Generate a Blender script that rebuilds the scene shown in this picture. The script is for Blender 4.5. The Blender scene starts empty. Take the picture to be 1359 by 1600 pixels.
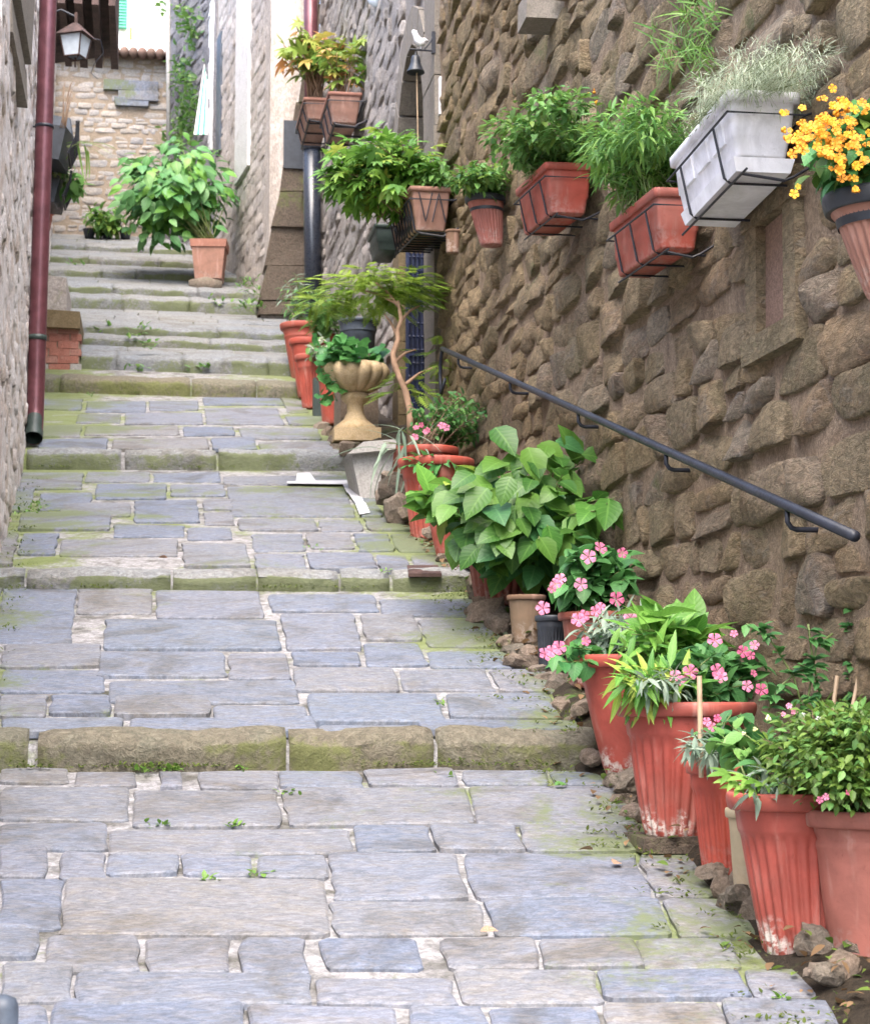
import bpy, bmesh, math, random
import numpy as np
from mathutils import Vector, Matrix, Euler
random.seed(7)
RNG = np.random.default_rng(7)
R = math.radians
scene = bpy.context.scene
COL = scene.collection

# ------------------------------------------------------------------ camera, world, sun, exposure
F_PX, CXP, CYP = 3000., 679.5, 800.
TH, PSI = math.atan(300 / 3000.), math.atan(450 / 3000.)
FW = Vector((math.sin(PSI) * math.cos(TH), math.cos(PSI) * math.cos(TH), math.sin(TH)))
RT = Vector((math.cos(PSI), -math.sin(PSI), 0))
UP = RT.cross(FW)
cam_d = bpy.data.cameras.new('camera')
cam = bpy.data.objects.new('camera', cam_d)
COL.objects.link(cam)
cam_d.sensor_fit = 'VERTICAL'
cam_d.sensor_height = 24
cam_d.lens = 24 * F_PX / 1600
cam_d.clip_start = .05
cam_d.clip_end = 500
cam.matrix_world = Matrix((RT, UP, -FW)).transposed().to_4x4()
cam_d.dof.use_dof = True
cam_d.dof.focus_distance = 6.6
cam_d.dof.aperture_fstop = 7.0
scene.camera = cam

SUN_EL, SUN_AZ = 60, 185      # azimuth clockwise from +Y
w = bpy.data.worlds.new("World")
scene.world = w
w.use_nodes = True
nt = w.node_tree
bg = nt.nodes['Background']
sky = nt.nodes.new('ShaderNodeTexSky')
sky.sky_type = 'NISHITA'
sky.sun_disc = False
sky.sun_elevation = R(SUN_EL)
sky.sun_rotation = R(SUN_AZ)
sky.air_density = 1.0
sky.dust_density = 4.0
sky.ozone_density = 1.0
nt.links.new(sky.outputs[0], bg.inputs[0])
bg.inputs[1].default_value = 0.15
sd = bpy.data.lights.new('sun', 'SUN')
sun = bpy.data.objects.new('sun', sd)
COL.objects.link(sun)
sd.energy = 1.05
sd.angle = R(70)
sd.color = (1, .95, .87)
az = R(SUN_AZ)
sdir = Vector((math.sin(az) * math.cos(R(SUN_EL)), math.cos(az) * math.cos(R(SUN_EL)), math.sin(R(SUN_EL))))
sun.rotation_euler = sdir.to_track_quat('Z', 'Y').to_euler()
scene.view_settings.view_transform = 'Standard'
scene.view_settings.look = 'None'
scene.view_settings.exposure = 2.45
scene.view_settings.gamma = 1
scene.view_settings.use_curve_mapping = False
scene.render.engine = 'CYCLES'
scene.cycles.max_bounces = 8
scene.cycles.transparent_max_bounces = 8

# ------------------------------------------------------------------ measuring helpers
def ray(x, y):
    return FW + RT * ((x - CXP) / F_PX) + UP * ((CYP - y) / F_PX)
def atY(x, y, Y):
    r = ray(x, y); return r * (Y / r.y)
def atX(x, y, X):
    r = ray(x, y); return r * (X / r.x)
def clampf(v, a, b): return max(a, min(b, v))
def sm(a, b, v):
    t = clampf((v - a) / (b - a), 0, 1); return t * t * (3 - 2 * t)

# profile of the street: (u of riser, z at foot, z at top)
RIS = [(6.9, -.223, -.115), (9.7, .5755, .656), (14.4, 1.752, 1.882), (19.5, 3.133, 3.27), (20.5, 3.553, 3.69),
       (21.4, 3.973, 4.059), (21.8, 4.171, 4.266), (24.0, 4.912, 5.056), (24.6, 5.24, 5.33), (26.0, 5.755, 5.85),
       (27.2, 6.21, 6.31), (28.5, 6.707, 6.79), (31.5, 7.70, 7.70)]
SEG = []
u0, z0 = 0.0, -1.6
for (u, zb, zt) in RIS:
    SEG.append((u0, u, z0, (zb - z0) / (u - u0)))
    u0, z0 = u, zt
def skew(u): return .12 * sm(7.2, 9.7, u)
def tilt(u): return .035 * sm(14, 22, u)
def seg_of(u):
    for i, s in enumerate(SEG):
        if u < s[1]: return i
    return len(SEG) - 1
def XY(X, u): return Vector((X, u - skew(u) * X, 0))
def u_of(X, Y):
    u = Y
    for _ in range(6): u = Y + skew(u) * X
    return u
def zseg(i, X, Y):
    u = u_of(X, Y); s = SEG[i]
    return s[2] + s[3] * (u - s[0]) - tilt(u) * X
def zf(X, Y):
    return zseg(seg_of(u_of(X, Y)), X, Y)
def fl(x, y, i):
    r = ray(x, y); lo, hi = 1.0, 80.0
    g = lambda t: r.z * t - zseg(i, r.x * t, r.y * t)
    a = g(lo)
    for _ in range(40):
        m = (lo + hi) / 2
        if (g(m) > 0) == (a > 0): lo = m
        else: hi = m
    return r * lo

# ------------------------------------------------------------------ object helpers
def mesh_from(name, verts, faces, smooth=False, attrs=None, uvs=None):
    me = bpy.data.meshes.new(name)
    V = np.asarray(verts, dtype=np.float32).reshape(-1, 3)
    me.from_pydata(V.tolist() if len(V) < 200000 else V, [], faces)
    if smooth: me.shade_smooth()
    if attrs:
        for k, a in attrs.items():
            at = me.attributes.new(k, 'FLOAT', 'POINT')
            at.data.foreach_set('value', np.asarray(a, dtype=np.float32))
    me.update()
    return me
def link(name, me, mat=None, parent=None, loc=None, label=None, cat=None, group=None, kind=None, rot=None):
    o = bpy.data.objects.new(name, me)
    if mat is not None and me is not None and len(me.materials) == 0: me.materials.append(mat)
    COL.objects.link(o)
    if parent is not None: o.parent = parent
    if loc is not None: o.location = loc
    if rot is not None: o.rotation_euler = rot
    if label: o['label'] = label
    if cat: o['category'] = cat
    if group: o['group'] = group
    if kind: o['kind'] = kind
    return o
def empty(name, loc, label, cat, group=None):
    return link(name, None, None, None, loc, label, cat, group)

class MB:
    """collects shapes as one mesh, in the local frame of org"""
    def __init__(s, org=(0, 0, 0)):
        s.v = []; s.f = []; s.o = Vector(org)
    def add(s, vs, fs):
        n = len(s.v)
        s.v += [Vector(p) - s.o for p in vs]
        s.f += [tuple(i + n for i in f) for f in fs]
    def box(s, a, b, jit=0):
        x0, y0, z0 = a; x1, y1, z1 = b
        c = [(x0, y0, z0), (x1, y0, z0), (x1, y1, z0), (x0, y1, z0), (x0, y0, z1), (x1, y0, z1), (x1, y1, z1), (x0, y1, z1)]
        if jit: c = [tuple(q + random.uniform(-jit, jit) for q in p) for p in c]
        s.add(c, [(0, 3, 2, 1), (4, 5, 6, 7), (0, 1, 5, 4), (1, 2, 6, 5), (2, 3, 7, 6), (3, 0, 4, 7)])
    def hexa(s, c):
        s.add(c, [(0, 3, 2, 1), (4, 5, 6, 7), (0, 1, 5, 4), (1, 2, 6, 5), (2, 3, 7, 6), (3, 0, 4, 7)])
    def tube(s, pts, r, n=8, cap=True, closed=False):
        pts = [Vector(p) for p in pts]
        m = len(pts); base = len(s.v)
        rr = r if isinstance(r, (list, tuple)) else [r] * m
        prev = None
        for i, p in enumerate(pts):
            if closed: t = pts[(i + 1) % m] - pts[i - 1]
            else: t = pts[min(i + 1, m - 1)] - pts[max(i - 1, 0)]
            t.normalize()
            if prev is None:
                a = Vector((0, 0, 1)) if abs(t.z) < .9 else Vector((1, 0, 0))
                x = t.cross(a).normalized()
            else:
                x = (prev - t * prev.dot(t)).normalized()
            prev = x; y = t.cross(x)
            for k in range(n):
                an = 2 * math.pi * k / n
                s.v.append(p + (x * math.cos(an) + y * math.sin(an)) * rr[i] - s.o)
        for i in range(m if closed else m - 1):
            for k in range(n):
                a = base + i * n + k; b = base + i * n + (k + 1) % n
                j = (i + 1) % m
                c = base + j * n + (k + 1) % n; d = base + j * n + k
                s.f.append((a, d, c, b))
        if cap and not closed:
            s.f.append(tuple(base + k for k in range(n)))
            s.f.append(tuple(base + (m - 1) * n + k for k in reversed(range(n))))
    def lathe(s, c, prof, n=40, rib=None, lean=(0, 0), cap0=False, cap1=False):
        """prof: (radius, z); rib: (z0,z1,count,depth)"""
        c = Vector(c); base = len(s.v)
        for (r, z) in prof:
            for k in range(n):
                an = 2 * math.pi * k / n; q = r
                if rib and rib[0] <= z <= rib[1]:
                    q = r - rib[3] * (.5 - .5 * math.cos(an * rib[2])) ** 2
                s.v.append(c + Vector((q * math.cos(an) + lean[0] * z, q * math.sin(an) + lean[1] * z, z)) - s.o)
        for i in range(len(prof) - 1):
            for k in range(n):
                a = base + i * n + k; b = base + i * n + (k + 1) % n
                s.f.append((a, b, b + n, a + n))
        if cap0: s.f.append(tuple(base + k for k in reversed(range(n))))
        if cap1: s.f.append(tuple(base + (len(prof) - 1) * n + k for k in range(n)))
    def mesh(s, name, smooth=False):
        return mesh_from(name, s.v, s.f, smooth)
    def put(s, name, mat, parent=None, smooth=False, **kw):
        if parent is None and s.o.length > 0 and 'loc' not in kw: kw['loc'] = s.o
        me = s.mesh(name, smooth)
        if smooth == 'auto': pass
        return link(name, me, mat, parent, **kw)

# ------------------------------------------------------------------ materials
def newmat(name):
    m = bpy.data.materials.new(name); m.use_nodes = True
    t = m.node_tree; return m, t, t.nodes['Principled BSDF'], t.nodes['Material Output']
def N(t, typ, **kw):
    n = t.nodes.new(typ)
    for k, v in kw.items(): setattr(n, k, v)
    return n
def noise(t, scale, detail=5, rough=.6, vec=None, dist=0.):
    n = N(t, 'ShaderNodeTexNoise'); n.inputs['Scale'].default_value = scale
    n.inputs['Detail'].default_value = detail; n.inputs['Roughness'].default_value = rough
    n.inputs['Distortion'].default_value = dist
    if vec is not None: t.links.new(vec, n.inputs['Vector'])
    return n
def ramp(t, src, stops):
    r = N(t, 'ShaderNodeValToRGB')
    while len(r.color_ramp.elements) < len(stops): r.color_ramp.elements.new(.5)
    for e, (p, c) in zip(r.color_ramp.elements, stops):
        e.position = p; e.color = (*c, 1) if len(c) == 3 else c
    t.links.new(src, r.inputs[0]); return r
def rampf(t, src, a, b, va=0., vb=1.):
    m = N(t, 'ShaderNodeMapRange'); m.inputs[1].default_value = a; m.inputs[2].default_value = b
    m.inputs[3].default_value = va; m.inputs[4].default_value = vb
    m.interpolation_type = 'SMOOTHSTEP'
    t.links.new(src, m.inputs[0]); return m.outputs[0]
def mixc(t, fac, a, b, mode='MIX'):
    m = N(t, 'ShaderNodeMix', data_type='RGBA', blend_type=mode)
    for v, i in ((fac, 0), (a, 6), (b, 7)):
        if hasattr(v, 'links') or hasattr(v, 'is_linked'): t.links.new(v, m.inputs[i])
        elif i == 0: m.inputs[0].default_value = v
        else: m.inputs[i].default_value = (*v, 1)
    return m.outputs[2]
def math_(t, op, a, b=None):
    m = N(t, 'ShaderNodeMath', operation=op)
    for v, i in ((a, 0), (b, 1)):
        if v is None: continue
        if hasattr(v, 'is_linked'): t.links.new(v, m.inputs[i])
        else: m.inputs[i].default_value = v
    return m.outputs[0]
def bump(t, bsdf, h, strength=.5, dist=.01, prev=None):
    b = N(t, 'ShaderNodeBump'); b.inputs['Strength'].default_value = strength
    b.inputs['Distance'].default_value = dist
    t.links.new(h, b.inputs['Height'])
    if prev is not None: t.links.new(prev, b.inputs['Normal'])
    t.links.new(b.outputs[0], bsdf.inputs['Normal']); return b.outputs[0]
def geopos(t): return N(t, 'ShaderNodeNewGeometry').outputs['Position']
def mapped(t, src, sc=(1, 1, 1), rot=(0, 0, 0), loc=(0, 0, 0)):
    m = N(t, 'ShaderNodeMapping'); m.inputs['Scale'].default_value = sc
    m.inputs['Rotation'].default_value = rot; m.inputs['Location'].default_value = loc
    t.links.new(src, m.inputs['Vector']); return m.outputs[0]

def stone_mat(name, cols, moss=.0, mossc=(.10, .13, .035), scale=1., rough=.85, bs=.6, layer=(1, 1, 1), use_rand=True,
              mortar=None, bdist=.012, mossmask=None, dark=.45, spec=.3, steep=0, stain=0):
    m, t, b, o = newmat(name)
    pos = geopos(t)
    rnd = N(t, 'ShaderNodeObjectInfo').outputs['Random']
    add = N(t, 'ShaderNodeVectorMath', operation='ADD'); t.links.new(pos, add.inputs[0])
    cmb = N(t, 'ShaderNodeCombineXYZ')
    if use_rand:
        s = math_(t, 'MULTIPLY', rnd, 37.0)
        t.links.new(s, cmb.inputs[0]); t.links.new(s, cmb.inputs[1])
    t.links.new(cmb.outputs[0], add.inputs[1])
    vec = mapped(t, add.outputs[0], layer)
    n1 = noise(t, 3.2 * scale, 6, .6, vec, .4)
    n2 = noise(t, 22 * scale, 6, .7, vec, .8)
    n3 = noise(t, 110 * scale, 3, .6, vec)
    if use_rand:
        base = ramp(t, rnd, [(i / max(1, len(cols) - 1), c) for i, c in enumerate(cols)]).outputs[0]
        alt = ramp(t, n1.outputs[0], [(.3 + .4 * i / max(1, len(cols) - 1), c) for i, c in enumerate(cols)]).outputs[0]
        base = mixc(t, .45, base, alt)
    else:
        base = ramp(t, n1.outputs[0], [(.3 + .4 * i / max(1, len(cols) - 1), c) for i, c in enumerate(cols)]).outputs[0]
    f = rampf(t, n2.outputs[0], .35, .68)
    dk = mixc(t, f, (dark, dark, dark), (1.12, 1.12, 1.12))
    c = mixc(t, .75, base, dk, 'MULTIPLY')
    f3 = rampf(t, n3.outputs[0], .3, .75)
    c = mixc(t, .35, c, mixc(t, f3, (.55, .55, .55), (1.3, 1.3, 1.3)), 'MULTIPLY')
    if stain:
        ns_ = noise(t, 2.1, 6, .68, pos, 1.2); nb_ = noise(t, 5.5, 6, .7, mapped(t, pos, (1, 1, 1), (0, 0, .5), (7, 3, 0)), .8)
        c = mixc(t, rampf(t, ns_.outputs[0], .48, .66, 0, stain), c, mixc(t, 1., c, (.62, .56, .46), 'MULTIPLY'))
        c = mixc(t, rampf(t, nb_.outputs[0], .56, .70, 0, stain * .8), c, mixc(t, 1., c, (.55, .57, .62), 'MULTIPLY'))
    if moss > 0:
        nm = noise(t, 1.7, 5, .65, pos, .6)
        nf = noise(t, 34, 4, .7, pos)
        fac = math_(t, 'ADD', nm.outputs[0], math_(t, 'MULTIPLY', math_(t, 'SUBTRACT', nf.outputs[0], .5), .35))
        if mossmask: fac = math_(t, 'ADD', fac, mossmask(t, pos))
        sn = N(t, 'ShaderNodeSeparateXYZ'); t.links.new(N(t, 'ShaderNodeNewGeometry').outputs['Normal'], sn.inputs[0])
        if steep: fac = math_(t, 'ADD', fac, rampf(t, sn.outputs[2], .3, .85, steep, -.10))
        fac = rampf(t, fac, .66 - moss * .35, .80 - moss * .3, 0, .85)
        mc = mixc(t, nf.outputs[0], mossc, tuple(min(1, q * 1.9) for q in mossc))
        c = mixc(t, fac, c, mc)
    t.links.new(c, b.inputs['Base Color'])
    b.inputs['Roughness'].default_value = rough
    b.inputs['Specular IOR Level'].default_value = spec
    h = math_(t, 'ADD', math_(t, 'MULTIPLY', n1.outputs[0], 1.2), math_(t, 'ADD', n2.outputs[0], math_(t, 'MULTIPLY', n3.outputs[0], .3)))
    bump(t, b, h, bs, bdist)
    return m

def xmask(t, pos):
    """more moss towards both edges of the street"""
    sx = N(t, 'ShaderNodeSeparateXYZ'); t.links.new(pos, sx.inputs[0])
    r_ = rampf(t, sx.outputs[0], 1.0, 1.7, 0, .21)
    l_ = rampf(t, sx.outputs[0], -.75, -.05, .15, 0)
    far = rampf(t, sx.outputs[1], 6.2, 13., -.05, .045)
    return math_(t, 'ADD', math_(t, 'ADD', r_, l_), far)

M = {}
M['paving'] = stone_mat('paving_stone', [(.13, .16, .235), (.18, .205, .265), (.22, .215, .22), (.14, .17, .235), (.20, .21, .255), (.235, .22, .205), (.155, .19, .255)],
                        moss=.24, mossc=(.075, .092, .038), scale=1.5, rough=.68, bs=.35, layer=(1, 2.2, 1), mossmask=xmask, dark=.5, bdist=.01, spec=.4, stain=.75)
M['mortar'] = stone_mat('pale_mortar', [(.08, .075, .06), (.20, .195, .19), (.36, .355, .37), (.25, .245, .24), (.08, .08, .06)], moss=.38, mossc=(.10, .125, .04), scale=1.3, rough=.95, bs=.8, use_rand=False, mossmask=xmask)
M['kerb'] = stone_mat('kerb_stone', [(.20, .19, .14), (.23, .20, .15), (.19, .195, .15)], moss=.40, mossc=(.10, .11, .04), scale=1.6, rough=.9, bs=1., dark=.5, bdist=.02, steep=.08)
M['step'] = stone_mat('step_stone', [(.24, .26, .29), (.26, .26, .25), (.21, .235, .27)], moss=.28, mossc=(.085, .10, .045), scale=1.5, rough=.8, bs=.8, layer=(1, 1, 2), dark=.5, steep=.16, stain=.6)
M['wall_stone'] = stone_mat('rubble_stone', [(.29, .23, .13), (.42, .30, .17), (.33, .27, .17), (.47, .35, .22), (.27, .22, .13), (.39, .30, .195), (.37, .25, .155), (.35, .30, .25), (.32, .23, .17)],
                            moss=.10, mossc=(.11, .115, .05), scale=1.6, bs=1., layer=(1, .6, 1.3), bdist=.04, dark=.45, stain=.5)
M['wall_mortar'] = stone_mat('wall_mortar', [(.40, .285, .19), (.50, .37, .26), (.31, .22, .15)], scale=3, bs=1., use_rand=False, bdist=.03)
M['far_stone'] = stone_mat('weathered_stone', [(.48, .41, .35), (.58, .51, .45), (.44, .40, .38), (.60, .55, .51), (.38, .31, .25)], moss=.05, scale=1.6, bs=1., bdist=.03, dark=.5, use_rand=True)
M['far_mortar'] = stone_mat('weathered_mortar', [(.42, .37, .33), (.50, .45, .42), (.33, .28, .24)], scale=3, bs=1., use_rand=False, bdist=.03)
M['house_stone'] = stone_mat('pale_house_stone', [(.60, .53, .47), (.66, .61, .58), (.46, .39, .33), (.56, .53, .53)], scale=1.6, bs=1., bdist=.02, dark=.6, layer=(1, 1, .5))
M['left_stone'] = stone_mat('plastered_stone', [(.80, .74, .72), (.84, .80, .79), (.72, .63, .58), (.58, .48, .40)], scale=1.4, bs=.8, use_rand=False, bdist=.02, dark=.66)
M['end_stone'] = stone_mat('pale_rubble', [(.42, .38, .33), (.48, .43, .38), (.38, .38, .40), (.50, .45, .41), (.44, .37, .31)], moss=.05, scale=2, bs=.9, bdist=.02, dark=.6)
M['end_mortar'] = stone_mat('pale_rubble_mortar', [(.34, .28, .21), (.42, .34, .27)], scale=4, bs=.8, use_rand=False)
M['grey_stone'] = stone_mat('grey_rubble', [(.30, .29, .31), (.36, .34, .36), (.26, .25, .26), (.36, .33, .31)], moss=.15, scale=1.6, bs=1., bdist=.03)
M['ashlar'] = stone_mat('ashlar_block', [(.21, .155, .12), (.17, .14, .11), (.24, .18, .14)], moss=.35, mossc=(.11, .12, .05), scale=2.2, bs=1., bdist=.03)
M['rubble'] = stone_mat('loose_rubble', [(.22, .17, .13), (.30, .23, .18), (.17, .15, .12), (.33, .27, .22)], moss=.2, scale=3, bs=1.)
M['brick'] = stone_mat('red_brick', [(.42, .17, .13), (.38, .16, .12), (.44, .27, .23)], scale=4, bs=.6)
M['lime'] = stone_mat('lime_plaster', [(.62, .60, .60), (.70, .68, .68), (.55, .52, .50)], scale=2, bs=.6, use_rand=False, dark=.75)
M['dressed'] = stone_mat('dressed_stone', [(.25, .22, .18), (.29, .255, .22), (.21, .19, .155)], scale=4, bs=.7, use_rand=False, bdist=.01, dark=.6)
M['warm_dressed'] = stone_mat('warm_dressed_stone', [(.22, .165, .09), (.18, .135, .075), (.26, .20, .12)], scale=3, bs=.7, use_rand=False, dark=.6)
M['concrete'] = stone_mat('concrete', [(.38, .365, .35), (.44, .425, .41), (.33, .315, .30)], scale=3, bs=.4, use_rand=False, dark=.7)
M['urn_stone'] = stone_mat('cast_stone', [(.58, .43, .24), (.64, .50, .32), (.50, .37, .20)], moss=.05, scale=5, bs=.4, use_rand=False, dark=.65)
M['slab'] = stone_mat('brown_slab', [(.27, .17, .125), (.31, .20, .15)], scale=4, bs=.4, use_rand=False)
M['earth'] = stone_mat('dark_earth', [(.035, .028, .02), (.06, .045, .03), (.025, .02, .014)], moss=.3, mossc=(.05, .07, .02), scale=5, bs=1., use_rand=False)
M['soil'] = stone_mat('pot_soil', [(.045, .03, .02), (.08, .055, .035)], scale=9, bs=1., use_rand=False)
M['terrain'] = stone_mat('hill_ground', [(.10, .11, .05), (.16, .14, .09)], scale=1, use_rand=False)
M['tile'] = stone_mat('coping_tile', [(.27, .17, .14), (.22, .15, .12)], scale=5, bs=.5)

def plain(name, col, rough=.5, metal=0., spec=.5, var=.2, bs=0., coat=0.):
    m, t, b, o = newmat(name)
    tc = N(t, 'ShaderNodeTexCoord').outputs['Object']
    n = noise(t, 9, 5, .65, tc); n2 = noise(t, 60, 4, .65, tc)
    f = rampf(t, n.outputs[0], .3, .7)
    c = mixc(t, f, tuple(q * (1 - var) for q in col), tuple(min(1, q * (1 + var)) for q in col))
    t.links.new(c, b.inputs['Base Color'])
    rr = rampf(t, n2.outputs[0], .3, .7, rough * .85, min(1, rough * 1.15)); t.links.new(rr, b.inputs['Roughness'])
    b.inputs['Metallic'].default_value = metal
    b.inputs['Specular IOR Level'].default_value = spec
    b.inputs['Coat Weight'].default_value = coat
    if bs: bump(t, b, n2.outputs[0], bs, .003)
    return m
M['iron'] = plain('painted_iron', (.016, .019, .03), .5, 0., .5, .3, .3)
M['blue_iron'] = plain('blue_iron', (.012, .02, .06), .4, 0, .6, .3, .2)
M['wire'] = plain('black_wire', (.012, .013, .02), .5, 0, .5)
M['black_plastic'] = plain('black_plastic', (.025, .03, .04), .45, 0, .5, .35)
M['grey_plastic'] = plain('dark_grey_plastic', (.06, .075, .10), .5, 0, .5, .3)
M['copper'] = plain('red_brown_pipe', (.13, .045, .055), .38, .4, .6, .2)
M['black_pipe'] = plain('black_pipe_paint', (.02, .026, .04), .3, 0, .7)
M['green_black'] = plain('green_black_metal', (.025, .04, .035), .5)
M['white'] = plain('white_plastic', (.78, .78, .82), .35, 0, .5, .05)
M['wood'] = plain('dark_wood', (.06, .035, .03), .7, 0, .3, .4, .3)
M['cane'] = plain('bamboo_cane', (.45, .33, .22), .6)
M['bark'] = plain('bark', (.34, .22, .15), .85, 0, .2, .3, .6)
M['stem'] = plain('green_stem', (.13, .17, .05), .6)
M['woody'] = plain('woody_stem', (.17, .11, .07), .8)
M['green_paint'] = plain('green_paint', (.10, .42, .30), .5)
M['glass'] = plain('frosted_glass', (.50, .56, .62), .15, 0, .6, .1)
M['house'] = plain('pale_house_wall', (.85, .84, .82), .9, 0, .2, .03)
M['stripe_white'] = plain('white_cloth', (.8, .8, .78), .8)
M['paint_white'] = plain('white_paint_mark', (.5, .5, .53), .8, 0, .4, .04)

def terra(name, col, worn=0., rough=.5):
    """terracotta or plastic pot; lime bloom and scuffs near the foot"""
    m, t, b, o = newmat(name)
    tc = N(t, 'ShaderNodeTexCoord').outputs['Object']
    n = noise(t, 7, 6, .65, tc, .5)
    c = mixc(t, rampf(t, n.outputs[0], .3, .7), tuple(q * .78 for q in col), tuple(q * 1.18 for q in col))
    rv = N(t, 'ShaderNodeObjectInfo').outputs['Random']
    c = mixc(t, math_(t, 'MULTIPLY', rv, .22), c, (col[0] * .8, col[1] * 1.9, col[2] * 2.1) if col[1] < .5 else (.7, .69, .66))
    n2 = noise(t, 45, 5, .7, tc, .3)
    blt = noise(t, 2.5, 3, .6, geopos(t))
    c = mixc(t, rampf(t, blt.outputs[0], .5, .75, 0, .4), c, (.30, .17, .14) if col[1] < .5 else (.62, .6, .55))
    st = noise(t, 16, 4, .6, mapped(t, tc, (1, 1, .12)))
    c = mixc(t, rampf(t, st.outputs[0], .52, .75, 0, .35), c, (.62, .40, .34) if col[1] < .5 else (.55, .53, .48))
    sx = N(t, 'ShaderNodeSeparateXYZ'); t.links.new(tc, sx.inputs[0])
    zz = math_(t, 'ADD', sx.outputs[2], math_(t, 'MULTIPLY', math_(t, 'SUBTRACT', n.outputs[0], .5), .34))
    foot = rampf(t, zz, .01, .085, worn, 0)
    spk = rampf(t, n2.outputs[0], .42, .6)
    c = mixc(t, math_(t, 'MULTIPLY', foot, spk), c, (.66, .60, .55))
    c = mixc(t, rampf(t, n2.outputs[0], .6, .72, 0, .3 + .3 * worn), c, tuple(q * .55 for q in col))
    t.links.new(c, b.inputs['Base Color'])
    b.inputs['Roughness'].default_value = rough
    b.inputs['Specular IOR Level'].default_value = .25
    bump(t, b, n2.outputs[0], .35, .003)
    return m
M['terra'] = terra('red_plastic_pot', (.37, .07, .048), .15)
M['terra_worn'] = terra('worn_red_pot', (.36, .07, .052), 1.0)
M['terra_plain'] = terra('plain_terracotta', (.34, .115, .09), .25, .7)
M['terra_pale'] = terra('pale_terracotta', (.32, .15, .11), .2, .75)
M['terra_dark'] = terra('brown_red_pot', (.24, .065, .045), .3)
M['clay_brown'] = terra('brown_clay', (.20, .11, .07), .3, .85)
M['beige_pot'] = terra('beige_pot', (.42, .30, .20), .2, .85)
M['box_red'] = terra('red_trough', (.40, .08, .055), .15)
M['white_pot'] = terra('white_trough_plastic', (.80, .79, .84), .0, .35)

def leaf_mat(name, ca, cb, trans=.35, vein=.35, rough=.42, tip=None, objrand=False):
    m, t, b, o = newmat(name)
    at = N(t, 'ShaderNodeAttribute'); at.attribute_name = 'var'
    v = at.outputs['Fac']
    if objrand:
        v = math_(t, 'ADD', math_(t, 'MULTIPLY', N(t, 'ShaderNodeObjectInfo').outputs['Random'], 1.), 0.)
    n = noise(t, 30, 3, .6, geopos(t))
    c = mixc(t, v, ca, cb)
    if tip:
        c = mixc(t, rampf(t, v, .80, .93), c, tip)
    c = mixc(t, .35, c, mixc(t, n.outputs[0], (.6, .6, .6), (1.4, 1.4, 1.4)), 'MULTIPLY')
    a2 = N(t, 'ShaderNodeAttribute'); a2.attribute_name = 'lx'   # distance from the midrib
    a3 = N(t, 'ShaderNodeAttribute'); a3.attribute_name = 'ly'
    mid = rampf(t, a2.outputs['Fac'], .0, .14, vein, 0)
    wv = math_(t, 'SINE', math_(t, 'MULTIPLY', math_(t, 'SUBTRACT', a3.outputs['Fac'], math_(t, 'MULTIPLY', a2.outputs['Fac'], .25)), 46.))
    sv = rampf(t, wv, .8, 1., 0, vein * .5)
    c = mixc(t, math_(t, 'MAXIMUM', mid, sv), c, tuple(min(1, q * 1.7 + .03) for q in cb))
    t.links.new(c, b.inputs['Base Color'])
    b.inputs['Roughness'].default_value = rough
    b.inputs['Specular IOR Level'].default_value = .4
    tr = N(t, 'ShaderNodeBsdfTranslucent')
    t.links.new(mixc(t, .5, c, (.9, 1., .35), 'MULTIPLY'), tr.inputs[0])
    t.links.new(mixc(t, 0.0, c, c), tr.inputs[0])
    mx = N(t, 'ShaderNodeMixShader'); mx.inputs[0].default_value = trans
    t.links.new(b.outputs[0], mx.inputs[1]); t.links.new(tr.outputs[0], mx.inputs[2])
    t.links.new(mx.outputs[0], o.inputs[0])
    bump(t, b, wv, .15, .002)
    return m
L = {}
L['hyd'] = leaf_mat('hydrangea_leaf', (.035, .12, .022), (.12, .25, .04), objrand=True, vein=.3)
L['hyd_y'] = leaf_mat('young_yellow_leaf', (.26, .38, .06), (.42, .52, .11), objrand=True, vein=.25)
L['bigdark'] = leaf_mat('broad_leaf', (.08, .24, .08), (.18, .38, .13), objrand=True, vein=.3)
L['bright'] = leaf_mat('bright_leaf', (.08, .24, .04), (.20, .40, .07), objrand=True, vein=.3)
L['ger'] = leaf_mat('geranium_leaf', (.05, .20, .06), (.12, .33, .09), objrand=True, vein=.2)
L['bush'] = leaf_mat('bush_leaf', (.055, .12, .02), (.17, .27, .05), vein=.1)
L['herb'] = leaf_mat('herb_leaf', (.08, .21, .05), (.20, .38, .10), vein=.1)
L['maple'] = leaf_mat('maple_leaf', (.10, .25, .04), (.24, .42, .07), vein=.1, tip=(.36, .42, .08))
L['autumn'] = leaf_mat('autumn_leaf', (.12, .26, .04), (.36, .40, .08), vein=.15, tip=(.60, .28, .10))
L['fern'] = leaf_mat('fern_leaf', (.15, .27, .03), (.34, .46, .08), vein=.1)
L['silver'] = leaf_mat('silver_leaf', (.18, .27, .20), (.34, .42, .33), vein=.1, rough=.7)
L['santo'] = leaf_mat('santolina_leaf', (.36, .43, .30), (.58, .63, .48), vein=.0, rough=.8)
L['imp'] = leaf_mat('impatiens_leaf', (.05, .16, .05), (.11, .28, .08), objrand=False, vein=.25)
L['grass'] = leaf_mat('grass_blade', (.09, .21, .03), (.22, .37, .08), vein=.0)
L['moss'] = leaf_mat('moss_leaf', (.05, .075, .015), (.13, .17, .035), vein=.0, rough=.9)
L['dead'] = leaf_mat('dead_leaf', (.10, .06, .03), (.30, .19, .10), vein=.0, rough=.8)
L['ivy'] = leaf_mat('ivy_leaf', (.05, .14, .03), (.15, .26, .06), vein=.1)
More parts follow.
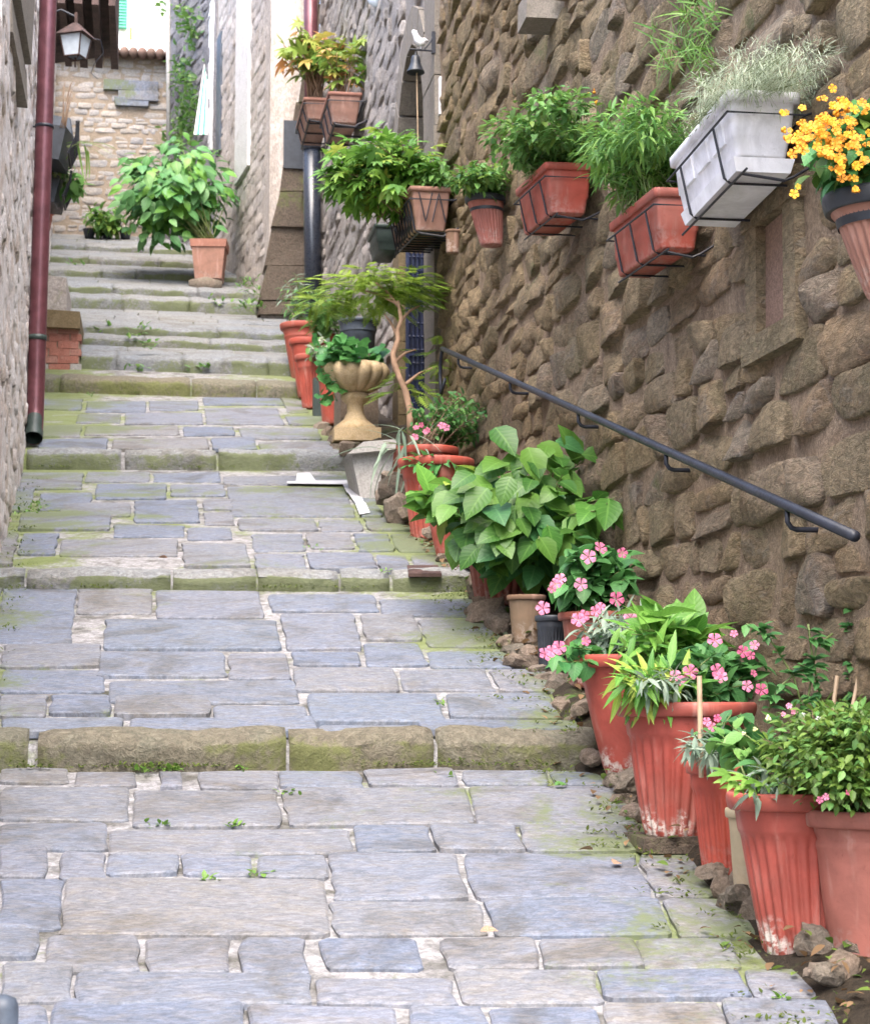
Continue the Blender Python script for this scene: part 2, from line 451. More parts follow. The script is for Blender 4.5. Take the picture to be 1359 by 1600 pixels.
def petal(name, ca, cb):
    m, t, b, o = newmat(name)
    v = N(t, 'ShaderNodeObjectInfo').outputs['Random']
    at = N(t, 'ShaderNodeAttribute'); at.attribute_name = 'lx'
    c = mixc(t, v, ca, cb)
    t.links.new(c, b.inputs['Base Color']); b.inputs['Roughness'].default_value = .6
    tr = N(t, 'ShaderNodeBsdfTranslucent'); t.links.new(c, tr.inputs[0])
    mx = N(t, 'ShaderNodeMixShader'); mx.inputs[0].default_value = .3
    t.links.new(b.outputs[0], mx.inputs[1]); t.links.new(tr.outputs[0], mx.inputs[2]); t.links.new(mx.outputs[0], o.inputs[0])
    return m
L['pink'] = petal('pink_petal', (.66, .12, .25), (.80, .30, .46))
L['yellow'] = petal('yellow_petal', (.85, .47, .03), (.78, .32, .03))
L['palebud'] = petal('pale_bud', (.75, .80, .35), (.85, .85, .60))
L['whitefl'] = petal('white_petal', (.85, .85, .8), (.8, .8, .85))

# ------------------------------------------------------------------ paving
def slab_mesh(poly, nz, thick=.03, round_=.07, bev=.006, jit=.007):
    """poly: 4 corners (world) ccw from above -> mesh verts relative to centre; sides sink by thick"""
    c = sum(poly, Vector()) / 4
    pts = []
    per = sum((poly[i] - poly[(i + 1) % 4]).length for i in range(4))
    for i in range(4):
        a, b = poly[i], poly[(i + 1) % 4]
        L_ = (b - a).length; d = (b - a) / max(L_, 1e-5)
        rr = min(round_ * min(L_, .25), .3 * L_)
        k = max(1, int(L_ / .08))
        pts.append(a + d * rr)
        for q in range(1, k): pts.append(a + (b - a) * (q / k))
        pts.append(b - d * rr)
    pts = [p + Vector((random.uniform(-jit, jit), random.uniform(-jit, jit), 0)) for p in pts]
    n = len(pts)
    vs, fs = [], []
    for (ins, dz) in ((0, -thick), (0, -bev), (bev, -bev * .25), (bev * 3.2, 0)):
        for p in pts:
            d = c - p; l = d.length
            q = p + d / l * min(ins * 1.2, l * .4)
            vs.append(q + Vector((0, 0, dz + (random.uniform(-.0012, .0012) if ins else 0))) - c)
    for r_ in range(3):
        for k in range(n):
            a = r_ * n + k; b = r_ * n + (k + 1) % n
            fs.append((a, b, b + n, a + n))
    vs.append(Vector((0, 0, .002 * random.uniform(-1, 1)))); ci = len(vs) - 1
    for k in range(n): fs.append((3 * n + k, 3 * n + (k + 1) % n, ci))
    return c, vs, fs

def street_sheet(i, name, label, x0=-2.6, x1=2.6, ub=None, mat='mortar', drop=.014):
    s = SEG[i]; a, b = s[0], s[1]
    if i == 0: a = -6
    if ub: b = ub
    nu = max(2, int((b - a) / .4)); nx = 12
    vs, fs = [], []
    for j in range(nu + 1):
        u = a + (b - a) * j / nu
        for k in range(nx + 1):
            X = x0 + (x1 - x0) * k / nx
            p = XY(X, u)
            vs.append((p.x, p.y, s[2] + s[3] * (u - s[0]) - tilt(u) * X - drop))
    for j in range(nu):
        for k in range(nx):
            q = j * (nx + 1) + k
            fs.append((q, q + 1, q + nx + 2, q + nx + 1))
    # riser skirt at the front
    if i > 0:
        for k in range(nx + 1): v = vs[k]; vs[k] = (v[0], v[1] + .03, v[2] - .02)
        n0 = len(vs)
        for k in range(nx + 1): v = vs[k]; vs.append((v[0], v[1], v[2] - .34))
        for k in range(nx): fs.append((n0 + k, n0 + k + 1, k + 1, k))
    me = mesh_from(name, vs, fs, True)
    o = link(name, me, M[mat], kind='structure')
    o['label'] = label
    return o
names = ['paved_ramp'] * 4 + ['stone_step'] * 9
labs = ['nearest stretch of the paved ramp, large bluish slabs', 'second stretch of the paved ramp above the first mossy kerb',
        'third stretch of the paved ramp with narrow slabs', 'highest stretch of the paved ramp below the stone steps'] + ['worn stone step of the upper flight'] * 9
SHEET = [street_sheet(i, names[i], labs[i]) for i in range(13)]

def stone_px(i, x0, x1, y0, y1, g=3.0, mat='paving'):
    ym = (y0 + y1) / 2
    def X(x, y): return 230 + (x - 230) * (1 + .55 * ((y - 355) / (ym - 355) - 1))
    j = lambda: random.uniform(-1.2, 1.2)
    q = [fl(X(x0 + g / 2, y1) + j(), y1 - g * .3 + j() * .7, i), fl(X(x1 - g / 2, y1) + j(), y1 - g * .3 + j() * .7, i),
         fl(X(x1 - g / 2, y0) + j(), y0 + g * .3 + j() * .7, i), fl(X(x0 + g / 2, y0) + j(), y0 + g * .3 + j() * .7, i)]
    put_stone(i, q, mat)
def put_stone(i, q, mat='paving', thick=.03):
    dz = random.uniform(-.003, .005)
    for p in q: p.z += random.uniform(-.004, .005)
    c, vs, fs = slab_mesh(q, 1, thick)
    me = mesh_from('paving_stone', vs, fs, False)
    link('paving_stone', me, M[mat], SHEET[i], c + Vector((0, 0, dz)))

R0 = [(-120,-2,1194,1222),(0,110,1196,1222),(115,212,1203,1227),(248,284,1206,1229),(310,436,1203,1231),(438,566,1203,1229),(571,716,1201,1227),(720,858,1203,1225),(862,985,1202,1224),
      (-140,-3,1225,1276),(0,205,1225,1280),(208,438,1233,1290),(443,736,1229,1288),(738,985,1226,1285),
      (-150,-5,1280,1325),(-2,170,1283,1326),(172,550,1292,1334),(554,676,1286,1329),(678,812,1287,1328),(814,985,1288,1328),
      (-110,-5,1326,1368),(-2,75,1322,1368),(95,166,1332,1374),(168,281,1332,1363),(283,397,1334,1365),(400,514,1336,1369),
      (517,722,1331,1404),(732,1005,1330,1402),(1010,1100,1335,1400),
      (-150,-5,1370,1452),(-2,98,1370,1450),(98,512,1371,1461),(518,756,1405,1458),(762,1042,1402,1461),(1046,1180,1404,1462),
      (-120,-72,1446,1496),(-70,64,1446,1494),(70,218,1459,1516),(230,362,1462,1519),(374,478,1465,1523),(503,655,1463,1511),(690,840,1461,1511),(843,998,1465,1509),(1000,1150,1465,1513),
      (-160,-3,1500,1562),(0,114,1502,1562),(118,488,1519,1569),(491,710,1523,1567),(713,936,1513,1566),(939,1166,1512,1558),(1170,1290,1512,1558),
      (-160,-60,1565,1625),(-55,78,1566,1625),(82,384,1556,1625),(388,620,1570,1625),(640,764,1570,1625),(768,936,1569,1612),(942,1130,1561,1606),(1134,1300,1560,1608),
      (-200,-20,1628,1690),(-15,210,1628,1690),(215,520,1628,1695),(525,760,1628,1690),(765,1000,1616,1680),(1004,1330,1611,1680)]
for r_ in R0: stone_px(0, *r_)
R1 = [(-120,-4,904,1003),(-2,118,908,1003),(121,240,909,958),(243,412,921,965),(420,590,926,955),(594,745,936,962),
      (-140,-3,1006,1040),(2,158,1006,1042),(163,438,967,1014),(443,562,959,1014),(566,655,958,1000),(660,780,966,1010),(784,860,968,1008),
      (152,354,1017,1057),(357,453,1020,1060),(456,565,1018,1038),(568,664,1003,1040),(668,800,1014,1043),(804,880,1012,1040),
      (-150,-3,1043,1078),(1,165,1045,1080),(172,466,1062,1097),(458,622,1042,1079),(626,768,1043,1078),(772,885,1044,1080),
      (-150,-3,1082,1120),(0,74,1083,1116),(78,174,1083,1113),(178,330,1084,1116),(332,480,1100,1132),(482,692,1082,1129),(698,868,1082,1120),
      (-150,-3,1123,1141),(2,196,1118,1141),(202,494,1120,1141),(498,652,1133,1142),(656,905,1124,1141)]
for r_ in R1: stone_px(1, *r_)
R2 = [(30,130,738,764),(134,236,736,752),(238,345,737,752),(348,556,742,757),(60,145,768,796),(149,262,756,780),(266,352,756,775),(357,548,760,806),(552,590,760,806),
      (95,205,784,806),(209,312,780,816),(316,366,779,796),(318,366,799,819),(371,495,809,828),(498,568,810,829),(572,640,808,828),
      (30,174,800,828),(178,290,820,838),(292,362,823,842),(30,90,832,866),(94,280,842,868),(284,390,847,884),(394,476,832,860),(480,552,832,856),(556,612,832,860),(616,690,834,860),
      (398,478,864,889),(482,586,862,888),(590,640,864,889),(644,716,864,890),(-60,26,830,880),(-40,52,760,798)]
for r_ in R2: stone_px(2, *r_)
R3 = [(62,130,622,640),(134,230,626,644),(120,190,646,660),(232,312,624,641),(194,318,644,662),(320,440,636,663),(444,478,622,645),(316,442,620,633),
      (60,128,663,682),(132,282,664,680),(286,368,666,680),(374,500,667,686),(60,170,685,704),(174,326,684,702),(330,400,683,702),(404,520,689,703),(447,520,648,664)]
for r_ in R3: stone_px(3, *r_)

# kerbs at the foot of each ramp (front edge stones), steps higher up
def kerb(i, xa, xb, mat, depth=.16, bulge=.018, hh=None):
    """one edge stone of riser i (front of segment i), between street X xa..xb"""
    s = SEG[i]; u = s[0]; zb = RIS[i - 1][1]; H = RIS[i - 1][2] - zb
    top_s = s[3]
    n = max(3, int((xb - xa) / .05)); prof = []
    r = min(.028, H * .3)
    P_ = [(-.004, -H - .05), (-.004 - bulge * .3, -H * .75), (-bulge, -H * .4), (-bulge * .7, -r * 1.1), (r * .35, -r * .2), (r * 1.6, .002), (depth, .002 + top_s * 0)]
    vs, fs = [], []
    ph = random.random() * 9
    c = XY((xa + xb) / 2, u); c.z = RIS[i - 1][2]
    dzr = random.uniform(.002, .008)
    for k in range(n + 1):
        X = xa + (xb - xa) * k / n
        e = 0.012 if k in (0, n) else 0
        for (du, dz) in P_:
            du2 = du + random.uniform(-.009, .009) * (H / .11) + e * (1 if du < .05 else 0) + .008 * math.sin(X * 7 + ph)
            if du == depth: du2 = du
            p = XY(X, u + du2)
            zz = RIS[i - 1][2] + dz + top_s * max(0, du2) - tilt(u) * X + random.uniform(-.004, .004) + .006 * math.sin(X * 11 + ph * 2) - (e * .6 if dz > -.03 else 0)
            vs.append((p.x - c.x, p.y - c.y, zz - c.z + dzr * (1 if dz > -H * .5 else 0)))
    m = len(P_)
    for k in range(n):
        for j in range(m - 1):
            a = k * m + j; fs.append((a, a + m, a + m + 1, a + 1))
    fs.append(tuple(range(m))); fs.append(tuple(reversed(range(n * m, n * m + m))))
    me = mesh_from('kerb_stone', vs, fs, True)
    link('kerb_stone', me, M[mat], SHEET[i], c)
def xr(i, x, y):
    return atY(x, y, RIS[i - 1][0]).x
for i, xs, mat, y in [(1, [-150, 45, 58, 449, 452, 679, 684, 935, 1100], 'kerb', 1170),
                      (2, [-80, 38, 40, 268, 270, 400, 402, 526, 529, 604, 608, 742, 850], 'step', 905),
                      (3, [40, 190, 195, 338, 341, 552, 640], 'step', 720),
                      (4, [60, 92, 93, 298, 300, 400, 401, 500, 560], 'kerb', 600)]:
    prs = [(xs[k], xs[k + 1]) for k in range(len(xs) - 1) if xs[k + 1] - xs[k] > 14]
    for a, b in prs: kerb(i, xr(i, a, y) + .003, xr(i, b, y) - .003, mat, depth=.10 if i < 4 else .3)
LEFTX = {4: -.98, 5: -.72, 6: -.74, 7: -.76, 8: -1.0, 9: -1.06, 10: -1.3, 11: -1.35, 12: -1.4}
for i in range(5, 13):
    x = LEFTX[i] - .25
    d = min(SEG[i][1] - SEG[i][0] - .03, .45)
    while x < 2.2:
        w_ = random.uniform(.45, 1.1)
        kerb(i, x, x + w_ - .006, 'step', depth=d, bulge=.012)
        x += w_
    # slabs behind the nosing on the deeper treads
    u = SEG[i][0] + d + .01
    while u < SEG[i][1] - .15:
        du = min(random.uniform(.35, .6), SEG[i][1] - .01 - u); x = LEFTX[i] - .25
        while x < 2.2:
            w_ = random.uniform(.4, .9)
            q = [XY(x, u), XY(x + w_ - .01, u), XY(x + w_ - .01, u + du - .01), XY(x, u + du - .01)]
            for p in q: p.z = zseg(i, p.x, p.y - 1e-4)
            put_stone(i, q, 'step'); x += w_
        u += du

# hillside that carries the village, far below / around the street
vs, fs = [], []
nx_, ny_ = 24, 30
for j in range(ny_ + 1):
    for k in range(nx_ + 1):
        X = -120 + 240 * k / nx_; Y = -60 + 260 * j / ny_
        yy = clampf(Y, -60, 31)
        z = -1.6 + .245 * yy * (1 if yy > 0 else .4) - .9 if Y > 0 else -2.5 + .1 * yy
        z -= max(0, abs(X) - 6) * .12
        vs.append((X, Y, z - .2))
for j in range(ny_):
    for k in range(nx_):
        q = j * (nx_ + 1) + k; fs.append((q, q + 1, q + nx_ + 2, q + nx_ + 1))
link('hillside_ground', mesh_from('hillside_ground', vs, fs, True), M['terrain'], kind='structure', label='sloping ground under the village')

# dirt strip along the foot of the right wall
vs, fs = [], []
nY = 60
for j in range(nY + 1):
    Y = 2.0 + 20.5 * j / nY
    for k in range(7):
        X = 1.57 + .53 * k / 6
        zz = zf(X, Y) + (.004 if k else -.03) + RNG.random() * .035 * (k > 0) + (k / 6) * .06
        vs.append((X - (.1 * math.sin(Y * 3) * .3 if k == 0 else 0), Y, zz))
for j in range(nY):
    for k in range(6):
        q = j * 7 + k; fs.append((q, q + 1, q + 8, q + 7))
link('earth_strip', mesh_from('earth_strip', vs, fs, True), M['earth'], kind='structure', label='dark dirt strip between paving and right wall')

# ------------------------------------------------------------------ stone walls
def lump_mesh(seed, nu=12, nv=9, p=5.5, amp=.24):
    rg = np.random.default_rng(seed)
    # local: x along wall, y depth (towards viewer = -y), z up; unit size
    ph = rg.random(8) * 6.28
    kx = rg.uniform(2, 7, 6); kz = rg.uniform(2, 7, 6)
    vs = []
    cx_, cz_ = rg.uniform(-.25, .25, 2)
    planes = [(rg.uniform(-.7, .7), rg.uniform(-.7, .7), rg.uniform(.55, 1.05)) for _ in range(4)]
    for j in range(nv + 1):
        for i in range(nu + 1):
            u = -1 + 2 * i / nu; v = -1 + 2 * j / nv
            uu = math.copysign(abs(u) ** .8, u); vv = math.copysign(abs(v) ** .8, v)
            rim = max(abs(u), abs(v))
            # rounded outline
            k = 1 - .16 * (abs(uu) ** 3) * (abs(vv) ** 3) * 2
            wob = 1 + .05 * math.sin(3 * math.atan2(v, u) + ph[0]) + .035 * math.sin(5 * math.atan2(v, u) + ph[1])
            h = 1.25 * (1 - abs(u) ** p) ** .5 * (1 - abs(v) ** p) ** .5 if rim < .999 else 0
            h *= 1 + amp * sum(math.sin(kx[q] * u + kz[q] * v + ph[q + 2]) for q in range(4)) / 2 + 1.1 * (cx_ * u + cz_ * v)
            h += (rg.random() - .5) * .16 * (rim < .9)
            if rim < .95:
                for (pa, pb, pc_) in planes: h = min(h, pc_ + pa * u + pb * v)
            vs.append((uu * .5 * k * wob, -h if rim < .999 else .6, vv * .5 * k * wob))
    fs = []
    for j in range(nv):
        for i in range(nu):
            a = j * (nu + 1) + i
            fs.append((a, a + 1, a + nu + 2, a + nu + 1))
    return np.array(vs), fs
LUMPS = [lump_mesh(s) for s in range(26)]
FLATS = [lump_mesh(s + 100, 6, 5, 6., .10) for s in range(14)]

def wall(name, label, cat, A, B, zlo, zhi, mats, hrange, lrange, depth, protos=LUMPS, keep=None, share=1.0, nmax=300, group=None,
         thick=.5, top_open=True, step=None, joined_only=False, score=None):
    """wall face from A to B (xy), seen from its left-hand side when walking A->B ... normal = rot(+90)"""
    A = Vector((A[0], A[1], 0)); B = Vector((B[0], B[1], 0))
    d = (B - A); Ln = d.length; d /= Ln
    nrm = Vector((-d.y, d.x, 0))            # towards the street
    root = empty(name, A + Vector((0, 0, zlo(0))), label, cat, group)
    o0 = root.location
    # core (mortar) as a lumpy sheet with thickness
    mb = MB(o0); ns = max(2, int(Ln / .25)); 
    zb_ = [zlo(t * Ln / ns) for t in range(ns + 1)]; zt_ = [zhi(t * Ln / ns) for t in range(ns + 1)]
    nz_ = max(2, int((max(zt_) - min(zb_)) / .2))
    vs, fs = [], []
    for a in range(ns + 1):
        for b in range(nz_ + 1):
            z = zb_[a] + (zt_[a] - zb_[a]) * b / nz_
            p = A + d * (a * Ln / ns) + nrm * (random.uniform(-.008, .008) + depth * .17); p.z = z
            vs.append(p)
    for a in range(ns):
        for b in range(nz_):
            q = a * (nz_ + 1) + b; s_ = (a + .5) * Ln / ns; z = (vs[q].z + vs[q + 1].z) / 2
            if keep and not keep(s_, z, core=True): continue
            fs.append((q, q + nz_ + 1, q + nz_ + 2, q + 1))
    # give it a back, ends and a top
    n0 = len(vs)
    for (s_, z) in ((0, zb_[0]), (0, zt_[0]), (Ln, zt_[-1]), (Ln, zb_[-1])):
        p = A + d * s_ - nrm * thick; p.z = z; vs.append(p)
    c0, c1, c2, c3 = 0, nz_, ns * (nz_ + 1) + nz_, ns * (nz_ + 1)
    fs += [(n0, n0 + 1, n0 + 2, n0 + 3), (c0, c1, n0 + 1, n0), (c2, c3, n0 + 3, n0 + 2), (c1, c2, n0 + 2, n0 + 1)]
    mb.add(vs, fs)
    mb.put('wall_core', M[mats[1]], root, True)
    # stones
    st = []
    z = min(zb_) - .1; zmax = max(zt_)
    row = 0
    while z < zmax:
        h = random.uniform(*hrange); s_ = -random.random() * lrange[0]; ph = random.random() * 6
        while s_ < Ln:
            l = random.uniform(*lrange) * (1 if random.random() < .8 else .6)
            sc = s_ + l / 2
            zc = z + h / 2 + .045 * math.sin(sc * 1.3 + ph) * min(1, h / .12) * .6
            lo, hi = zlo(clampf(sc, 0, Ln)), zhi(clampf(sc, 0, Ln))
            if 0 <= s_ and s_ + l <= Ln + .02 and zc - h * .5 > lo - .12 and zc + h * .4 < hi and (not keep or keep(sc, zc, core=False)):
                if h > hrange[0] * 1.35 and random.random() < .18:
                    st.append((sc, zc - h * .26, l, h * .5)); st.append((sc, zc + h * .26, l * random.uniform(.9, 1), h * .48))
                else: st.append((sc, zc, l, h * random.uniform(.92, 1.04)))
            s_ += l
        z += h
    M3 = lambda sc, zc, l, h, dp, rz, ty: (A + d * sc + nrm * random.uniform(-.006, .006) + Vector((0, 0, zc)),
                                         Matrix((d, -nrm, Vector((0, 0, 1)))).transposed() @ Matrix.Rotation(rz, 3, 'Y') @ Matrix.Rotation(ty, 3, 'Z') @ Matrix.Diagonal((l, dp, h)))
    if score is None: score = lambda p, l, h: l * h / max(1, p.y) ** 2 * abs(nrm.dot(p.normalized())) if True else 0
    items = []
    for (sc, zc, l, h) in st:
        dp = depth * random.uniform(.55, 1.25) * min(1.3, (h / .12) ** .5)
        pos, m = M3(sc, zc, l * 1.06, h * 1.09, dp, random.uniform(-.07, .07), random.uniform(-.06, .06))
        px = (pos - Vector()).dot(FW)
        xs = CXP + F_PX * pos.dot(RT) / px if px > .5 else -9e3; ys = CYP - F_PX * pos.dot(UP) / px if px > .5 else -9e3
        vis = -20 < xs < 1380 and -20 < ys < 1620 and px > .5
        items.append((0 if vis else 1, -score(pos, l, h), pos, m))
    items.sort(key=lambda q: (q[0], q[1]))
    meshes = {}
    jv, jf = [], []
    base = 0
    for idx, (inv, _, pos, m) in enumerate(items):
        k = random.randrange(len(protos))
        if idx < nmax and not inv and not joined_only:
            if k not in meshes:
                me = mesh_from('stone', protos[k][0], protos[k][1], True); me.materials.append(M[mats[0]]); meshes[k] = me
            o = link('stone', meshes[k], None, root)
            o.matrix_local = Matrix.Translation(pos - o0) @ m.to_4x4()
        else:
            P = protos[k][0] @ np.array(m).T + np.array(pos - o0)
            jv.append(P); jf += [tuple(i + base for i in f) for f in protos[k][1]]; base += len(P)
    if jv:
        me = mesh_from('rubble_masonry', np.concatenate(jv), jf, True)
        link('rubble_masonry', me, M[mats[0]], root, kind='stuff')
    return root, d, nrm

WX = 2.05
# near right wall: from Y=13.9 (door) down to Y=3.2 : walking towards the camera, street is on the right -> use B->A order
def zl_near(s): return zf(WX, 3.2 + s) - .15
# normal must face -X: d = +Y gives nrm = (-1,0) OK
def keep_near(s, z, core):
    Y = 3.2 + s
    if not core and 5.66 < Y < 6.28 and 1.1 < z < 1.72: return False
    if not core and Y > 13.25 : return False
    return True
wall('stone_wall', 'brown rubble stone wall on the right carrying the handrail and flower boxes', 'wall', (WX, 3.2), (WX, 13.9),
     zl_near, lambda s: 5.6 + .1 * s, ('wall_stone', 'wall_mortar'), (.12, .215), (.20, .52), .052, LUMPS, keep_near)
# wall beyond the door
wall('stone_wall', 'grey brown rubble wall between the arched doorway and the black downpipe', 'wall', (WX, 15.6), (WX, 23.35),
     lambda s: zf(WX, 15.6 + s) - .2, lambda s: 9.6, ('far_stone', 'far_mortar'), (.12, .22), (.28, .6), .035, LUMPS)
# battered corner building: face to the street (light) from (1.44,23.3) to (.9,28)
root, d_, n_ = wall('house_wall', 'pale weathered stone house wall above the right edge of the upper steps', 'wall', (1.44, 23.45), (.92, 28.0),
     lambda s: zf(1.2, 23.4 + s) - .2, lambda s: 15.5, ('house_stone', 'house_stone'), (.14, .26), (.3, .6), .022, FLATS)
wall('grey_house_wall', 'bluish grey stone house wall closing the alley at its upper right', 'wall', (.90, 28.02), (.21, 31.2),
     lambda s: 6.2 + .2 * s, lambda s: 16.5, ('grey_stone', 'grey_stone'), (.14, .24), (.3, .55), .04, LUMPS)
# end wall (frontal)
def keep_end(s, z, core): return True
wall('end_wall', 'pale coursed rubble wall across the top of the steps with tile coping', 'wall', (.55, 31.3), (-1.85, 31.3),
     lambda s: 7.3, lambda s: 10.62 + .05 * s, ('end_stone', 'end_mortar'), (.075, .15), (.16, .42), .035, FLATS, keep_end,
     score=lambda p, l, h: l * h)
endw = bpy.data.objects['end_wall']
x = -1.9
k = 0
while x < .6:
    mb = MB((x + .1, 31.3, 10.7)); mb.tube([(x + .1, 31.0, 10.66), (x + .1, 31.6, 10.74)], .075, 10)
    o = mb.put('coping_tile', M['tile'], None, True); o.parent = endw; o.location = o.location - endw.location
    x += .145
# long bluish slabs let into the end wall
for (x0, y0, x1, y1) in [(162, 128, 247, 140), (186, 142, 248, 156), (180, 152, 232, 166)]:
    a = atY(x0, y1, 31.22); b = atY(x1, y0, 31.22)
    mb = MB(endw.location); mb.box((a.x, 31.2, a.z + .01), (b.x, 31.4, b.z - .01), .012)
    o = mb.put('long_slab', M['paving'], endw)
    o.location = (0, 0, 0)

# left wall : far (X=-1.5,Y=29) to near
LW = [(-1.62, 31.3), (-1.12, 19.4), (-.725, 9.0), (-.9, -4.)]
wl = [('stone_wall', 'pale plastered rubble wall on the far left behind the drainpipe and wall pots', (-1.62, 31.3), (-1.12, 19.4)),
      ('stone_wall', 'whitish plastered stone wall at the left edge carrying the red brown drainpipe', (-1.11, 19.35), (-.725, 9.0)),
      ('stone_wall', 'near end of the left stone wall beside the lowest slabs', (-.725, 8.98), (-.9, -4.))]
for q, (nm, lb, A_, B_) in enumerate(wl):
    def zl(s, A_=A_, B_=B_):
        t = s / (Vector(B_) - Vector(A_)).length
        return zf(A_[0] + (B_[0] - A_[0]) * t, A_[1] + (B_[1] - A_[1]) * t) - .25
    ztop = [10.5, 7.2, 1.7][q]
    if q == 0: zh = lambda s: 10.4
    elif q == 1: zh = lambda s: 6.6
    else: zh = lambda s, zl=zl: zl(s) + 3.6
    wall(nm, lb, 'wall', A_, B_, zl, zh, ('left_stone', 'left_stone'), (.14, .24), (.25, .5), .016, FLATS, thick=.4)
# projecting sill on the left wall, top left of the photo
def lface(Y):
    for (a, b) in zip(LW[:-1], LW[1:]):
        if b[1] <= Y <= a[1]:
            t = (Y - a[1]) / (b[1] - a[1]); return a[0] + (b[0] - a[0]) * t
    return -.75
p0 = atY(30, 108, 10.6); p1 = atY(30, 52, 10.6)
mb = MB((-.73, 10.9, p0.z)); mb.box((-.95, 10.0, p0.z), (p0.x, 11.3, p1.z), .008)
mb.put('window_sill', M['dressed'], label='projecting stone sill high on the left wall', cat='sill')
p0 = atY(31, -10, 10.4); p1 = atY(31, 16, 10.4)
mb = MB((-.73, 10.9, p1.z)); mb.box((-.95, 10.0, p1.z), (p0.x + .02, 11.3, p0.z + .3), .008)
mb.put('window_lintel', M['dressed'], label='pale stone block above the sill at the top left corner', cat='stone block')

# brick pier + cap stone + block at the left of the steps
pr = empty('brick_pier', atY(100, 580, 20.45), 'low brick and stone pier at the left end of the lowest steps', 'pier')
def pb(nm, mat, x0, x1, y0, y1, Y, dep, jit=.006, extra=0):
    a = atY(x0, y1, Y); b = atY(x1, y0, Y)
    mb = MB(pr.location)
    mb.box((a.x + .004, Y, a.z + .004), (b.x - .004, Y + dep, b.z - .004), jit)
    return mb.put(nm, M[mat], pr, loc=(0, 0, 0))
a = atY(60, 625, 20.5); b = atY(127, 508, 20.5)
mb = MB(pr.location); mb.box((a.x, 20.5, a.z - .2), (b.x - .012, 24.2, b.z)); mb.put('pier_core', M['end_mortar'], pr, loc=(0, 0, 0))
for r_, y in enumerate((510, 521.5, 533, 544.5, 556, 568)):
    x = 56 + (r_ % 2) * -14
    while x < 126:
        x2 = min(128, x + 34)
        if x2 - x > 7: pb('brick', 'brick' if r_ in (1, 2, 4) or random.random() < .5 else 'end_stone', x, x2, y, y + 11.5, 20.48, .2, .004)
        x = x2
pb('quoin', 'ashlar', 70, 90, 580, 606, 20.46, .3); pb('quoin', 'end_stone', 90, 128, 580, 595, 20.46, .3)
mb = MB(pr.location); a = atY(66, 508, 20.3); b = atY(126, 483, 20.3)
mb.box((a.x, 20.38, a.z), (b.x, 22.2, b.z), .012); mb.put('cap_stone', M['warm_dressed'], pr, loc=(0, 0, 0))
a = atY(66, 490, 22.6); b = atY(105, 432, 22.6)
mb = MB((a.x, 22.6, a.z)); mb.box((a.x, 22.6, a.z - .2), (b.x, 24.6, b.z), .02)
mb.put('stone_block', M['far_stone'], label='rough grey stone block standing on the brick pier', cat='stone block')

# corner of the building: ashlar face looking down the street, leaning edge
YC = 23.38
pc = empty('corner_masonry', (1.7, YC, 4.6), 'leaning corner of large brown dressed blocks behind the black downpipe', 'masonry')
def lean_x(y): return 411 + (470 - 411) * (432 - y) / (432 - 124)
ys = [492, 470, 415, 355, 300, 256, 205, 160, 110, 60, 5, -60]
for k in range(len(ys) - 1):
    yb, yt = ys[k], ys[k + 1]
    xl_b, xl_t = max(405, lean_x(yb)) , max(405, lean_x(yt))
    xr_ = 500
    spl = [0, 1] if k % 3 else [0, .55, 1]
    for q in range(len(spl) - 1):
        def C(x, y, Y): return atY(x, y, Y)
        def xx(f, xl): return xl + (xr_ - xl) * f
        g = .6
        dj = random.uniform(0, .05)
        rec = .35 if (k in (5,) ) else 0
        A_ = C(xx(spl[q], xl_b) + g, yb - g, YC - dj); B_ = C(xx(spl[q + 1], xl_b) - g, yb - g, YC - dj)
        C_ = C(xx(spl[q + 1], xl_t) - g, yt + g, YC - dj); D_ = C(xx(spl[q], xl_t) + g, yt + g, YC - dj)
        off = Vector((0, .5, 0)); r0_ = Vector((0, rec, 0))
        mb = MB(pc.location)
        A_, B_, C_, D_ = [q_ + Vector((random.uniform(-.025, .025), random.uniform(-.03, .02), random.uniform(-.008, .008))) for q_ in (A_, B_, C_, D_)]
        mb.hexa([A_ + r0_, B_ + r0_, B_ + off, A_ + off, D_ + r0_, C_ + r0_, C_ + off, D_ + off])
        mb.put('block', M['ashlar'], pc, loc=(0, 0, 0))
mb = MB(pc.location)
a = atY(500, 520, YC + .05); b = atY(411, 494, YC + .05)
A_ = atY(407, 500, YC + .06); B_ = atY(498, 500, YC + .06); C_ = atY(498, -80, YC + .06); D_ = atY(505, -80, YC + .06)
D_ = atY(497, -80, YC + .06)
o_ = Vector((0, 1.2, 0)); E_ = atY(lean_x(140), 140, YC + .06)
mb.hexa([A_, B_, B_ + o_, A_ + o_, E_, atY(498, 140, YC + .06), atY(498, 140, YC + .06) + o_, E_ + o_])
mb.hexa([E_, atY(498, 140, YC + .06), atY(498, 140, YC + .06) + o_, E_ + o_, D_, C_, C_ + o_, D_ + o_])
mb.put('core', M['house_stone'], pc, loc=(0, 0, 0))
# thin black panel standing in for the deep shadow behind the flower troughs
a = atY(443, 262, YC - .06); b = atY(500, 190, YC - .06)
mb = MB(pc.location); mb.box((a.x, YC - .055, a.z), (b.x, YC - .03, b.z)); mb.put('shadow_panel', M['black_plastic'], pc, loc=(0, 0, 0))

